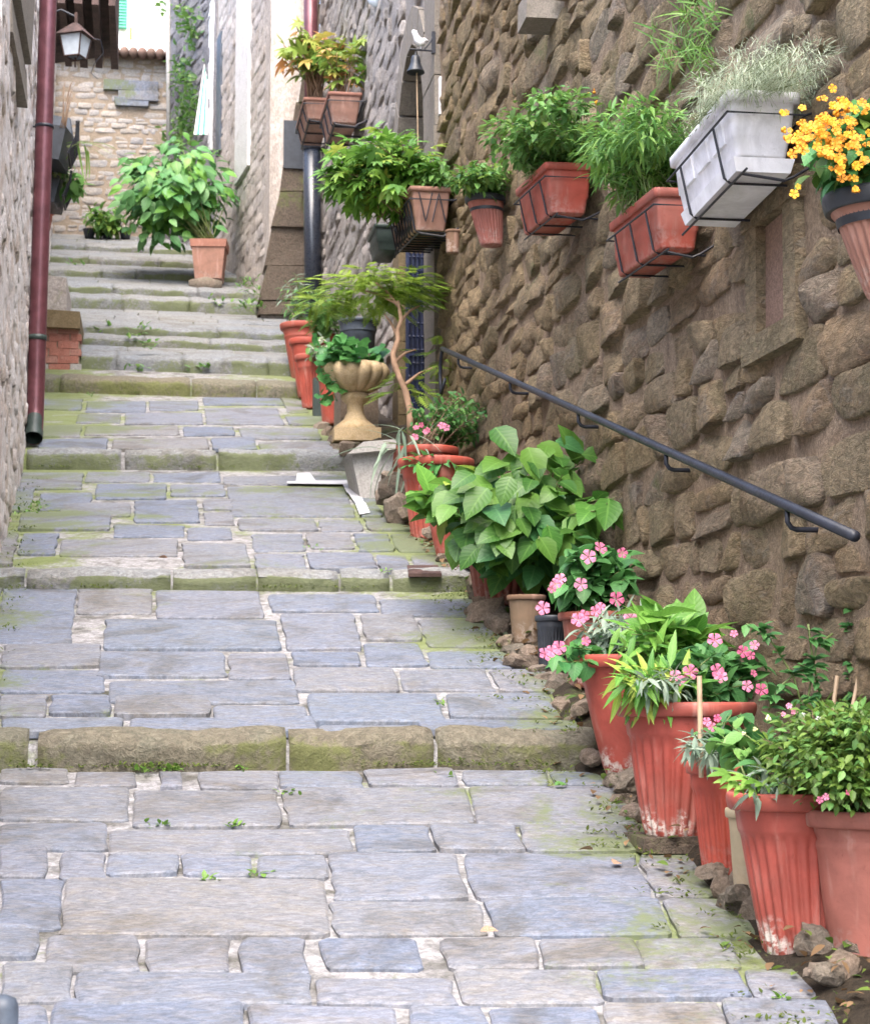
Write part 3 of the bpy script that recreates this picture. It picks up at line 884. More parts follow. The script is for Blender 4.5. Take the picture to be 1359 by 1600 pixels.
# right house wall fittings
def on_wall(x, y, A, B):
    """point on vertical plane through A,B (xy)"""
    A = Vector((*A, 0)); B = Vector((*B, 0)); d = (B - A).normalized(); n = Vector((-d.y, d.x, 0))
    r = ray(x, y); t = A.dot(n) / r.dot(n); return r * t, n, d
HA, HB = (1.44, 23.45), (.92, 28.0)
def strip(name, mat, x0, x1, y0, y1, proud, label, cat, yb0=None):
    p, n, d = on_wall(x0, y1, HA, HB); q, _, _ = on_wall(x1, y1, HA, HB)
    t, _, _ = on_wall(x0, y0, HA, HB)
    ztop = (t.z + on_wall(x1, y0, HA, HB)[0].z) / 2; zb = (p.z + q.z) / 2
    mb = MB((p.x, p.y, zb)); P0, P1 = Vector((p.x, p.y, 0)), Vector((q.x, q.y, 0))
    c = []
    for z in (zb, ztop):
        for s in (P0 - n * .02, P0 + n * proud, P1 + n * proud, P1 - n * .02): c.append(Vector((s.x, s.y, z)))
    mb.hexa(c)
    return mb.put(name, M[mat], label=label, cat=cat)
strip('door_frame', 'lime', 372, 392, -60, 275, .05, 'white plastered door surround on the pale house wall', 'door frame')
strip('timber_post', 'stripe_white', 330, 336, 12, 240, .07, 'slim white painted post on the upper house wall', 'post')
strip('window_reveal', 'grey_plastic', 341, 347, 60, 240, .04, 'dark narrow window shutter beside the slim white post', 'shutter')
# striped awning folded beside the wall
p = atY(303, 205, 27.8)
aw = empty('awning', p, 'green and white striped folded awning above the broad leaved plant', 'awning')
for k in range(5):
    a = atY(303 + k * 4.4, 210, 27.8); b = atY(307.5 + k * 4.4, 210, 27.8); t = atY(319 + k * 1.2, 100 + 6 * k, 27.9); t2 = t + Vector((.012, 0, 0))
    mb = MB(p); o_ = Vector((0, .02, 0))
    mb.hexa([a, b, b + o_, a + o_, t, t2, t2 + o_, t + o_])
    mb.put('stripe', M['green_paint' if k % 2 else 'stripe_white'], aw, loc=(0, 0, 0))
# pale pipe on grey wall
a = atY(264, 240, 30.2); b = atY(263, -20, 30.2)
mb = MB(a); mb.tube([a, b], .035, 8); mb.put('wall_pipe', M['concrete'], smooth=True, label='pale thin pipe running up the bluish grey wall', cat='pipe')

# far house beyond the end wall
hs = empty('far_house', atY(225, 60, 48), 'sunlit white house showing above the end wall', 'house')
a = atY(150, 130, 48); b = atY(262, -120, 48)
mb = MB(hs.location); mb.box((a.x - 3, 48, a.z - 4), (b.x + .5, 52, b.z)); mb.put('wall', M['house'], hs, loc=(0, 0, 0))
a = atY(184, 44, 47.9); b = atY(200, -30, 47.9)
mb = MB(hs.location); mb.box((a.x, 47.9, a.z), (b.x, 47.96, b.z))
for k in range(16):
    z = a.z + (b.z - a.z) * (k + .5) / 16; mb.box((a.x + .02, 47.86, z - .02), (b.x - .02, 47.9, z + .02))
mb.put('shutter', M['green_paint'], hs, loc=(0, 0, 0))
a = atY(203, 62, 47.9); b = atY(207, 45, 47.9)
mb = MB(hs.location); mb.box((a.x, 47.8, a.z), (b.x, 47.9, b.z)); mb.put('yellow_post', plain('yellow_paint', (.8, .6, .05), .6), hs, loc=(0, 0, 0))

# arched doorway on the right wall  (Y 13.9 .. 15.6)
dw = empty('arched_doorway', (WX, 14.8, 1.9), 'tall arched stone doorway with dark blue gate behind the fern tree', 'doorway')
Z0 = zf(WX, 13.9) - .3
def dpart(nm, mat, mb, smooth=False, **k): return mb.put(nm, M[mat], dw, smooth, loc=(0, 0, 0), **k)
# near jamb pilaster, with blocks
z = Z0; 
while z < 5.6:
    h = random.uniform(.3, .5); mb = MB(dw.location)
    mb.box((WX - .055 + random.uniform(0, .01), 13.35, z + .004), (WX + .5, 13.9, z + h - .004), .006); dpart('jamb_block', 'dressed', mb); z += h
# far jamb reveal blocks (face the viewer)
z = Z0
while z < 4.35:
    h = random.uniform(.16, .24); mb = MB(dw.location)
    mb.box((WX - .03 + random.uniform(0, .012), 15.55 - random.random() * .012, z + .004), (WX + .55, 15.9, z + h - .004), .006); dpart('jamb_block', 'warm_dressed', mb); z += h
# arch ring
cz, ry, rz = 4.2, .83, 1.0
nA = 9
for k in range(nA):
    a0, a1 = math.pi * k / nA + .012, math.pi * (k + 1) / nA - .012
    def P_(an, s, X): return Vector((X, 14.73 + ry * s * math.cos(an), cz + rz * s * math.sin(an)))
    mb = MB(dw.location)
    c = [P_(a0, 1, WX - .05), P_(a0, 1.3, WX - .05), P_(a0, 1.3, WX + .55), P_(a0, 1, WX + .55),
         P_(a1, 1, WX - .05), P_(a1, 1.3, WX - .05), P_(a1, 1.3, WX + .55), P_(a1, 1, WX + .55)]
    mb.hexa(c); dpart('voussoir', 'dressed', mb)
# masonry above the arch
mb = MB(dw.location)
nS = 14
for k in range(nS):
    Ya = 13.6 + (16.2 - 13.6) * k / nS; Yb = 13.6 + (16.2 - 13.6) * (k + 1) / nS
    def zt(Y):
        q = (Y - 14.73) / (ry * 1.15); return cz + (rz * 1.15 * math.sqrt(1 - q * q) if abs(q) < 1 else -.3)
    mb.hexa([(WX + .01, Ya, zt(Ya)), (WX + .5, Ya, zt(Ya)), (WX + .5, Yb, zt(Yb)), (WX + .01, Yb, zt(Yb)),
             (WX + .01, Ya, 9.6), (WX + .5, Ya, 9.6), (WX + .5, Yb, 9.6), (WX + .01, Yb, 9.6)])
dpart('spandrel_masonry', 'far_mortar', mb)
for k in range(60):
    Y = random.uniform(13.5, 16.1); z = random.uniform(4.6, 7.6)
    if ((Y - 14.73) / 1.15) ** 2 + ((z - cz) / 1.38) ** 2 < 1.05: continue
    p_ = random.randrange(26)
    me = mesh_from('stone', LUMPS[p_][0], LUMPS[p_][1], True); me.materials.append(M['far_stone'])
    o = link('stone', me, None, dw)
    o.matrix_local = Matrix.Translation(Vector((WX + .01, Y, z)) - dw.location) @ Matrix(((0, 1, 0, 0), (random.uniform(.3, .45), 0, 0, 0), (0, 0, random.uniform(.16, .22), 0), (0, 0, 0, 1))) @ Matrix.Diagonal((1, .05, 1, 1))
# back of the recess
mb = MB(dw.location); mb.box((WX + .5, 13.3, Z0), (WX + .6, 16.3, 6)); dpart('recess_back', 'warm_dressed', mb)
mb = MB(dw.location); mb.box((WX - .1, 13.9, Z0), (WX + .5, 15.55, Z0 + .42), .01); dpart('threshold', 'dressed', mb)
# iron gate leaf standing open across the far jamb
YG = 15.3
gt = empty('iron_gate', atY(655, 600, YG), 'dark blue wrought iron gate leaf standing open in the arched doorway', 'gate')
xs = [atY(q, 500, YG).x for q in (636, 670)]
zb, ztp = atY(650, 640, YG).z, atY(650, 382, YG).z
mb = MB(gt.location)
for x in (xs[0], xs[1]): mb.box((x - .012, YG - .012, zb), (x + .012, YG + .012, ztp))
for z in (zb, zb + (ztp - zb) * .33, zb + (ztp - zb) * .66, ztp): mb.box((xs[0], YG - .01, z - .01), (xs[1], YG + .01, z + .01))
mb.put('frame', M['blue_iron'], gt, loc=(0, 0, 0))
for k in range(5):
    x = xs[0] + (xs[1] - xs[0]) * (k + .5) / 5
    mb = MB(gt.location); mb.tube([(x, YG, zb), (x, YG, ztp)], .008, 6)
    zz = zb + .05
    while zz < ztp:
        mb.lathe((x, YG, zz), [(.003, -.02), (.016, 0), (.003, .02)], 6); zz += .11
    mb.put('bar', M['blue_iron'], gt, loc=(0, 0, 0))
mb = MB(gt.location); mb.box((xs[0] + .02, YG + .02, zb), (xs[1] - .02, YG + .03, zb + (ztp - zb) * .95)); mb.put('backing_sheet', M['blue_iron'], gt, loc=(0, 0, 0))

# walled-up slot (brown slab in stone frame)
sl = empty('stone_niche', (WX, 5.97, 1.43), 'brown stone slab set in a narrow frame in the rubble wall', 'niche')
def spart(nm, mat, Y0, Y1, z0, z1, X):
    mb = MB(sl.location); mb.box((X, Y0, z0), (WX + .06, Y1, z1), .005); mb.put(nm, M[mat], sl, loc=(0, 0, 0))
spart('slab', 'slab', 5.83, 6.10, 1.23, 1.60, WX - .012)
spart('frame_stone', 'wall_stone', 6.10, 6.22, 1.20, 1.66, WX - .045)
spart('frame_stone', 'wall_stone', 5.72, 5.83, 1.22, 1.64, WX - .045)
spart('frame_stone', 'wall_stone', 5.70, 6.24, 1.60, 1.70, WX - .055)
spart('frame_stone', 'wall_stone', 5.70, 6.26, 1.14, 1.23, WX - .055)

# sill at the top centre
a = atX(885, 30, WX); 
mb = MB((WX, 9.3, a.z)); mb.box((1.845, 9.19, a.z), (WX, 9.42, a.z + .14), .006)
mb.put('window_sill', M['dressed'], label='underside of a projecting stone sill at the top of the right wall', cat='sill')
# round plate / lamp glass at top
a = atY(591, -6, 17.2)
mb = MB(a); 
ra = []
for (r_, y_) in ((.002, -.05), (.07, -.045), (.105, -.02), (.115, 0), (.1, .02), (.002, .02)):
    ra.append((r_, y_))
n = 24; vs = []; fs = []
for (r_, y_) in ra:
    for k in range(n): vs.append(a + Vector((r_ * math.cos(6.2832 * k / n), y_, r_ * math.sin(6.2832 * k / n))))
for i in range(len(ra) - 1):
    for k in range(n): fs.append((i * n + k, i * n + (k + 1) % n, (i + 1) * n + (k + 1) % n, (i + 1) * n + k))
mb.add(vs, fs)
wlamp = empty('wall_lamp', a, 'round pale glass lamp on a bracket at the top edge of the right wall', 'lamp')
mb.put('lamp_glass', M['glass'], wlamp, True, loc=(0, 0, 0))
mb = MB(a); mb.tube([a + Vector((0, .03, 0)), a + Vector((.1, .06, .1)), (WX, a.y + .1, a.z + .12)], .012, 8); mb.put('bracket', M['iron'], wlamp, True, loc=(0, 0, 0))

# white plaque standing out from the wall
Yp = 13.3
a = atY(685, 178, Yp); b = atY(697, 120, Yp)
mb = MB((a.x, Yp, a.z)); mb.box((b.x - .05, Yp, a.z), (WX + .02, Yp + .25, b.z), .003)
mb.put('name_plaque', M['white'], label='small upright pale plaque on the wall right of the bell', cat='plaque')

# ------------------------------------------------------------------ pipes
# left red-brown drainpipe
YD = 15.0
dp = empty('drainpipe', atY(54, 680, YD - .1), 'red brown metal drainpipe with open foot running up the left wall', 'drainpipe')
b0 = atY(55.5, 640, YD); t0 = atY(77, -40, YD)
foot = b0 + Vector((-.0, -.17, -.24)) 
pts = [t0.lerp(b0, k / 8) for k in range(9)] + [b0 + Vector((0, -.02, -.08)), b0 + Vector((0, -.08, -.17)), foot]
mb = MB(dp.location); mb.tube(pts, .068, 20, cap=False); mb.put('pipe', M['copper'], dp, True, loc=(0, 0, 0))
mb = MB(dp.location); mb.tube([foot + Vector((0, .04, .05)), foot + Vector((0, -.006, -.008))], .072, 20, cap=False)
mb.tube([foot + Vector((0, -.006, -.008)), foot + Vector((0, .14, .17))], .061, 20, cap=False)
mb.put('outlet_lip', M['green_black'], dp, True, loc=(0, 0, 0))
for y in (528,):
    c = atY(59, y, YD); mb = MB(dp.location); mb.tube([c + Vector((0, 0, -.02)), c + Vector((0, 0, .02))], .074, 20); mb.put('pipe_joint', M['green_black'], dp, True, loc=(0, 0, 0))
c = atY(70, 198, YD); mb = MB(dp.location); mb.tube([c + Vector((0, 0, -.012)), c + Vector((0, 0, .012))], .074, 20)
mb.tube([c, c + Vector((-.22, .02, 0))], .008, 6); mb.put('clamp', M['iron'], dp, True, loc=(0, 0, 0))
# right downpipe: black lower, red upper
YB = 22.6
bp = empty('downpipe', atY(493, 655, 17.3), 'black downpipe with red brown upper length on the right wall', 'drainpipe')
mb = MB(bp.location); a = atY(490, 540, YB); b = atY(487, 205, YB); mb.tube([a, b], .105, 16); mb.put('black_pipe', M['black_pipe'], bp, True, loc=(0, 0, 0))
mb = MB(bp.location); c = atY(487, 228, YB); mb.tube([c + Vector((0, 0, -.05)), c + Vector((0, 0, .05))], .12, 16); mb.put('pipe_joint', M['black_pipe'], bp, True, loc=(0, 0, 0))
mb = MB(bp.location); a = atY(487, 205, YB + .02); b = atY(485, -60, YB + .02); mb.tube([a, b], .085, 16); mb.put('red_pipe', M['copper'], bp, True, loc=(0, 0, 0))

# handrail
hr = empty('handrail', atX(1335, 840, 1.95), 'long black iron handrail sloping up the right wall on hooked brackets', 'handrail')
A_ = atX(1335, 838, 1.93); B_ = atX(691, 545, 1.93)
mb = MB(hr.location); mb.tube([A_.lerp(B_, k / 10) for k in range(11)], .0165, 12)
mb.put('rail', M['iron'], hr, True, loc=(0, 0, 0))
mb = MB(hr.location)
mb.tube([B_, B_ + Vector((0, .06, -.05)), B_ + Vector((0, .1, -.16)), B_ + Vector((.0, .06, -.3)), B_ + Vector((.02, 0, -.2))], .012, 8)
mb.put('end_curl', M['iron'], hr, True, loc=(0, 0, 0))
for x in (716, 797, 903, 1040, 1229):
    t = (x - 1335) / (691 - 1335)
    # find the point on the rail that projects to x
    lo, hi = 0., 1.
    for _ in range(30):
        m = (lo + hi) / 2; p = A_.lerp(B_, m); px = CXP + F_PX * p.dot(RT) / p.dot(FW)
        if px > x: lo = m
        else: hi = m
    p = A_.lerp(B_, lo)
    mb = MB(hr.location)
    mb.tube([p + Vector((0, 0, -.008)), p + Vector((0, 0, -.05)), p + Vector((.012, 0, -.068)), p + Vector((.03, 0, -.074)), (WX + .03, p.y, p.z - .074)], .0085, 8)
    mb.put('bracket', M['iron'], hr, True, loc=(0, 0, 0))

# bell on bracket with bird
bl = empty('wall_bell', atX(685, 80, WX - .02), 'small black bell hanging from a wall bracket topped by a pale bird', 'bell')
pz = bl.location.copy(); Yb = pz.y
bx = atY(651, 80, Yb)
mb = MB(pz); mb.box((WX - .07, Yb - .02, pz.z - .02), (WX - .045, Yb + .02, pz.z + .14)); mb.tube([(WX - .05, Yb, pz.z), (atY(640, 80, Yb).x, Yb, pz.z + .005)], .008, 8)
mb.tube([(WX - .05, Yb, pz.z + .12), (WX - .09, Yb, pz.z + .05), (WX - .13, Yb, pz.z)], .006, 6)
mb.put('bracket', M['iron'], bl, False, loc=(0, 0, 0))
mb = MB(pz); zt_ = pz.z - .01
mb.lathe((bx.x - .008, Yb, zt_ - .16), [(.002, .03), (.05, .03), (.066, .0), (.062, .012), (.05, .035), (.036, .075), (.032, .11), (.024, .128), (.006, .135), (.006, .16)], 24)
mb.put('bell', M['black_plastic'], bl, True, loc=(0, 0, 0))
mb = MB(pz); mb.tube([(bx.x, Yb, zt_ - .16), (bx.x + .01, Yb, zt_ - .7), (bx.x + .015, Yb, zt_ - 1.3)], .004, 5); mb.put('pull_cord', M['cane'], bl, loc=(0, 0, 0))
mb = MB(pz); q = Vector((bx.x + .03, Yb, pz.z + .065))
n = 12; sec = [(-.075, .004, .004), (-.045, .016, .010), (-.02, .032, -.002), (.01, .036, -.006), (.035, .028, .012), (.05, .02, .035), (.062, .021, .052), (.075, .014, .056), (.09, .003, .052)]
pts = [q + Vector((-s[0] * .75, 0, s[2] * 1.3)) for s in sec]
mb.tube(pts, [s[1] for s in sec], 12); mb.tube([q + Vector((0, 0, -.03)), q + Vector((0, 0, -.06))], .005, 6)
mb.put('bird', M['white'], bl, True, loc=(0, 0, 0))

# lantern at upper left
YL = 17.0
ln = empty('street_lantern', atY(118, 60, YL), 'four sided glass street lantern hanging from a bracket at the upper left', 'lantern')
sc = YL / F_PX; c = atY(118, 94, YL)
zt, zb = atY(118, 57, YL).z, atY(118, 90, YL).z
rT, rB = 26 * sc, 18 * sc
def ringp(r, z, an0=.35): return [Vector((c.x + r * math.cos(an0 + k * math.pi / 2), YL + r * math.sin(an0 + k * math.pi / 2), z)) for k in range(4)]
T_, B_2 = ringp(rT, zt), ringp(rB, zb)
for k in range(4):
    mb = MB(ln.location); a, b, b2, a2 = T_[k], T_[(k + 1) % 4], B_2[(k + 1) % 4], B_2[k]
    cc = Vector((c.x, YL, (zt + zb) / 2)); sh = lambda p: p + (cc - p) * .03
    n0 = ((b - a).cross(a2 - a)).normalized() * .004
    mb.hexa([sh(a2), sh(b2), sh(b2) + n0, sh(a2) + n0, sh(a), sh(b), sh(b) + n0, sh(a) + n0]); mb.put('pane', M['glass'], ln, loc=(0, 0, 0))
mb = MB(ln.location)
for k in range(4):
    mb.tube([T_[k], B_2[k]], .008, 6); mb.tube([B_2[k], B_2[(k + 1) % 4]], .008, 6); mb.tube([T_[k], T_[(k + 1) % 4]], .008, 6)
    mb.tube([B_2[k], (c.x, YL, zb - .03)], .006, 6)
mb.tube([(c.x, YL, zb), (c.x, YL, zb - .09)], .008, 6)
mb.put('frame', M['wood'], ln, loc=(0, 0, 0))
mb = MB(ln.location); ap = Vector((c.x, YL, zt + .12)); W_ = ringp(rT * 1.35, zt - .005)
mb.add(W_ + [ap + Vector((q, w_, 0)) for q, w_ in ((.03, .01), (-.01, .03), (-.03, -.01), (.01, -.03))], [(0, 1, 5, 4), (1, 2, 6, 5), (2, 3, 7, 6), (3, 0, 4, 7), (4, 5, 6, 7), (3, 2, 1, 0)])
mb.tube([ap, ap + Vector((0, 0, .1))], .016, 8)
mb.put('hood', M['wood'], ln, loc=(0, 0, 0))
mb = MB(ln.location); w0 = Vector((lface(YL), YL, zt + .17)); mb.tube([w0, w0.lerp(ap, .6) + Vector((0, 0, .1)), ap + Vector((0, 0, .06))], .009, 6)
mb.tube([ap + Vector((.1, 0, -.12)), ap + Vector((.22, 0, -.14)), ap + Vector((.25, 0, -.26)), ap + Vector((.17, 0, -.36)), ap + Vector((.14, 0, -.45)), ap + Vector((.2, 0, -.5))], .003, 5)
mb.put('bracket', M['iron'], ln, loc=(0, 0, 0))

# wooden eave
ev = empty('wooden_eave', atY(130, 20, 19), 'dark timber roof eave projecting above the lantern', 'eave')
a = atY(60, 46, 19); b = atY(182, 44, 19)
mb = MB(ev.location); mb.hexa([(a.x - .6, 18.4, a.z + .12), (b.x - .06, 18.4, b.z + .22), (b.x, 20.4, b.z - .02 + .22), (a.x - .6, 20.4, a.z),
                               (a.x - .6, 18.4, a.z + .5), (b.x - .1, 18.4, b.z + .9), (b.x, 20.4, b.z + .9), (a.x - .6, 20.4, a.z + .5)])
mb.put('boarding', M['wood'], ev, loc=(0, 0, 0))
for k in range(4):
    x = atY(92 + 26 * k, 40, 18.6).x
    mb = MB(ev.location); mb.box((x, 18.3, a.z + .03), (x + .07, 20.2, a.z + .2), .005); mb.put('rafter', M['wood'], ev, loc=(0, 0, 0))

# ------------------------------------------------------------------ leaves
def leaf_proto(kind):
    v, f, lx, ly = [], [], [], []
    def strip(w, n, fold=.22, curl=.25, x0=0, y0=0, ang=0, L_=1.0, z0=0., serr=0):
        b = len(v); ca, sa = math.cos(ang), math.sin(ang)
        for i in range(n + 1):
            t = i / n; ww = w(t) * L_; y = t * L_
            if serr and 0 < i < n: ww *= 1 + serr * (1 if i % 2 else -1)
            z = -curl * t * t * L_
            for s in ((-1, 0, 1) if 0 < i < n else (0,)):
                x = s * ww; zz = z + abs(x) * fold
                v.append((x0 + x * ca + y * sa, y0 - x * sa + y * ca, z0 + zz)); lx.append(abs(s)); ly.append(t)
        k = b + 1
        f.append((b, k + 1, k)); f.append((b, k + 2, k + 1))
        for i in range(n - 2):
            f.append((k, k + 1, k + 4, k + 3)); f.append((k + 1, k + 2, k + 5, k + 4)); k += 3
        f.append((k, k + 1, k + 3)); f.append((k + 1, k + 2, k + 3))
    if kind == 'ovate': strip(lambda t: .36 * math.sin(math.pi * t ** .78) ** .85, 7, .25, .30, serr=.05)
    elif kind == 'broad': strip(lambda t: .30 * math.sin(math.pi * t ** .85) ** .9, 6, .2, .35)
    elif kind == 'small': strip(lambda t: .27 * math.sin(math.pi * t ** .85), 3, .3, .2)
    elif kind == 'lance': strip(lambda t: .11 * math.sin(math.pi * t ** .75), 4, .3, .25)
    elif kind == 'blade': strip(lambda t: .035 * (1 - t) ** .5 + .004, 6, .2, .55)
    elif kind == 'thread': strip(lambda t: .045 * (1 - t * .6), 2, .3, .1)
    elif kind == 'fern':
        strip(lambda t: .012, 4, 0, .22)
        for k in range(8):
            t = .18 + .1 * k; l = .26 * math.sin(math.pi * (t * .8 + .15)) + .05
            for s in (-1, 1):
                strip(lambda q: .22 * math.sin(math.pi * q ** .8), 2, .2, .2, 0, t, s * 1.15, l, -.22 * t * t)
        strip(lambda q: .22 * math.sin(math.pi * q), 2, .2, .2, 0, .93, 0, .15, -.2)
    elif kind == 'maple':
        for a, l in ((0, 1), (.75, .82), (-.75, .82), (1.5, .52), (-1.5, .52)):
            strip(lambda q: .17 * math.sin(math.pi * q ** .8), 3, .15, .25, 0, .12, a, l)
    elif kind == 'round':
        n = 14; v.append((0, .45, -.06)); lx.append(0); ly.append(.5)
        for k in range(n):
            a = 2 * math.pi * k / n; r_ = .5 * (1 + .09 * (1 if k % 2 else -1))
            if k == int(n * .75): r_ = .22
            v.append((r_ * math.cos(a), .45 + r_ * math.sin(a), .07 * math.sin(a * 4) + .03)); lx.append(1 if k % 2 else .35); ly.append(.5 + .5 * math.sin(a))
        for k in range(n): f.append((0, 1 + k, 1 + (k + 1) % n))
    elif kind == 'flower':
        for k in range(5):
            a = 2 * math.pi * k / 5 + .1
            b = len(v); ca, sa = math.cos(a), math.sin(a)
            for (x, y, z) in ((0, .02, -.05), (-.12, .22, .0), (-.21, .40, .05), (0, .52, .0), (.21, .40, .05), (.12, .22, .0), (0, .28, .03)):
                v.append((x * ca + y * sa, -x * sa + y * ca, z)); lx.append(0); ly.append(0)
            for q in range(6): f.append((b + 6, b + q, b + (q + 1) % 6))
    elif kind == 'snap':   # puffy two-lipped blossom
        for (cx_, cy_, cz_, r_) in ((0, .2, .0, .22), (.14, .45, .08, .2), (-.14, .45, .08, .2), (0, .38, -.12, .24)):
            b = len(v)
            for (x, y, z) in ((1, 0, 0), (-1, 0, 0), (0, 1, 0), (0, -1, 0), (0, 0, 1), (0, 0, -1), (.7, .7, .3), (-.7, -.6, .4)):
                v.append((cx_ + x * r_, cy_ + y * r_, cz_ + z * r_)); lx.append(0); ly.append(0)
            for q in ((0, 6, 4), (6, 2, 4), (2, 1, 4), (1, 7, 4), (7, 3, 4), (3, 0, 4), (6, 0, 5), (2, 6, 5), (1, 2, 5), (7, 1, 5), (3, 7, 5), (0, 3, 5)): f.append(tuple(b + i for i in q))
    return np.array(v), f, np.array(lx), np.array(ly)
PR = {k: leaf_proto(k) for k in ('ovate', 'broad', 'small', 'lance', 'blade', 'thread', 'fern', 'maple', 'round', 'flower', 'snap')}
_lm = {}
def leaf_object_mesh(kind, mat, name='leaf'):
    if (kind, mat) not in _lm:
        p = PR[kind]; me = mesh_from(name, p[0], p[1], kind not in ('flower',), {'lx': p[2], 'ly': p[3]})
        me.materials.append(L[mat]); _lm[(kind, mat)] = me
    return _lm[(kind, mat)]

def frame_of(d, up, roll=0):
    y = Vector(d).normalized(); z = Vector(up) - y * Vector(up).dot(y)
    if z.length < 1e-3: z = Vector((1, 0, 0)) - y * y.x
    z.normalize(); x = y.cross(z)
    m = Matrix((x, y, z)).transposed()
    return m @ Matrix.Rotation(roll, 3, 'Y')

class Foliage:
    def __init__(s, origin): s.o = Vector(origin); s.parts = {}
    def add(s, kind, mat, pos, m, size):
        s.parts.setdefault(mat, []).append((kind, pos, m, size))
    def build(s, root, name='foliage', label=None):
        for mat, lst in s.parts.items():
            Vs, Fs, A, B, C = [], [], [], [], []; base = 0
            for kind, pos, m, size in lst:
                p = PR[kind]
                Vs.append(p[0] @ (np.array(m).T * size) + np.array(pos - s.o)); n = len(p[0])
                Fs += [tuple(i + base for i in f) for f in p[1]]; base += n
                A.append(p[2]); B.append(p[3]); C.append(np.full(n, random.random()))
            me = mesh_from(name, np.concatenate(Vs), Fs, True, {'lx': np.concatenate(A), 'ly': np.concatenate(B), 'var': np.concatenate(C)})
            o = link(name, me, L[mat], root, Vector(s.o) - root.location, kind='stuff')

def rnd_in_ell(c, r, shell=.35):
    while True:
        p = Vector((random.uniform(-1, 1), random.uniform(-1, 1), random.uniform(-1, 1)))
        l = p.length
        if shell < l < 1: return Vector((c.x + p.x * r[0], c.y + p.y * r[1], c.z + p.z * r[2])), p

def ell(x, y, rx, ry, Y, dep):
    c = atY(x, y, Y); k = c.dot(FW) / F_PX
    return c, (rx * k, dep, ry * k)

def shoots(root, base, E, n, kind, mat, size, per=8, mode='mesh', stem='stem', stemr=.004, droop=.35, shell=.35, t0=.35, spread=1., upw=1.,
           base_r=.05, rosette=0, fol=None, jit=.35, mats=None, lift=.25, sides=5, drawn=True):
    """stems from base to points of the ellipsoid E, leaves along them"""
    c, r = E
    F = fol or Foliage(root.location)
    mb = MB(root.location)
    for k in range(n):
        tip, q = rnd_in_ell(c, r, shell)
        a = random.random() * 6.283
        b = Vector(base) + Vector((math.cos(a), math.sin(a), 0)) * base_r * random.random()
        ctrl = b.lerp(tip, .45) + Vector((0, 0, lift * abs(tip.z - b.z) + .1 * (tip - b).length)) + Vector((random.uniform(-.03, .03),) * 3)
        bz = lambda t: b * (1 - t) ** 2 + ctrl * 2 * t * (1 - t) + tip * t * t
        mb.tube([bz(j / 5) for j in range(6)], [stemr * (1 - .6 * j / 5) for j in range(6)], sides)
        ph = random.random() * 6.28
        pos_list = [t0 + (1 - t0) * (j + .6) / per for j in range(per)]
        for j, t in enumerate(pos_list):
            p = bz(t); tan = (bz(min(1, t + .05)) - bz(t - .05)).normalized()
            an = ph + j * 2.4
            ax = tan.cross(Vector((0, 0, 1)))
            if ax.length < .1: ax = Vector((1, 0, 0))
            ax.normalize(); ay = tan.cross(ax)
            side = ax * math.cos(an) + ay * math.sin(an)
            out = Vector((q.x * .6, q.y * .6, 0))
            d = side * .9 + tan * .45 + out * .5 + Vector((0, 0, -droop)) + Vector([random.uniform(-jit, jit) for _ in range(3)])
            up = Vector((0, -.65 if mode == 'obj' else -.2, upw)) + side * .2 + Vector([random.uniform(-jit, jit) for _ in range(3)])
            s_ = size * random.uniform(.65, 1.15)
            m = frame_of(d, up)
            mt = random.choice(mats) if mats else mat
            if mode == 'obj':
                o = link('leaf', leaf_object_mesh(kind, mt), None, root)
                o.matrix_local = Matrix.Translation(p - root.location) @ (m * s_).to_4x4()
            else: F.add(kind, mt, p, m, s_)
        if rosette:
            for j in range(rosette):
                an = ph + j * 6.283 / rosette + random.uniform(-.2, .2)
                d = Vector((math.cos(an), math.sin(an), random.uniform(-.1, .35))) + Vector(q) * .3
                m = frame_of(d, Vector((0, 0, 1)) + Vector([random.uniform(-.3, .3) for _ in range(3)])); s_ = size * random.uniform(.55, .95)
                mt = random.choice(mats) if mats else mat
                if mode == 'obj':
                    o = link('leaf', leaf_object_mesh(kind, mt), None, root)
                    o.matrix_local = Matrix.Translation(tip - root.location) @ (m * s_).to_4x4()
                else: F.add(kind, mt, tip, m, s_)
    if drawn: mb.put('stems', M[stem], root, True, loc=(0, 0, 0))
    if fol is None: F.build(root)
    return F

def flowers(root, pts, Y, size, mat='pink', kind='flower', dy=.0, name='flower'):
    for (x, y) in pts:
        p = atY(x, y, Y + random.uniform(-.03, .03) + dy)
        face = Vector((random.uniform(-.5, .3), -1, random.uniform(-.1, .8)))
        m = frame_of(Vector((random.uniform(-1, 1), .1, random.uniform(.3, 1))), face)
        s = size * (.72 if kind == 'flower' else 1) * random.uniform(.6, 1.2)
        o = link(name, leaf_object_mesh(kind, mat, name), None, root)
        o.matrix_local = Matrix.Translation(p - root.location) @ (m * s).to_4x4()

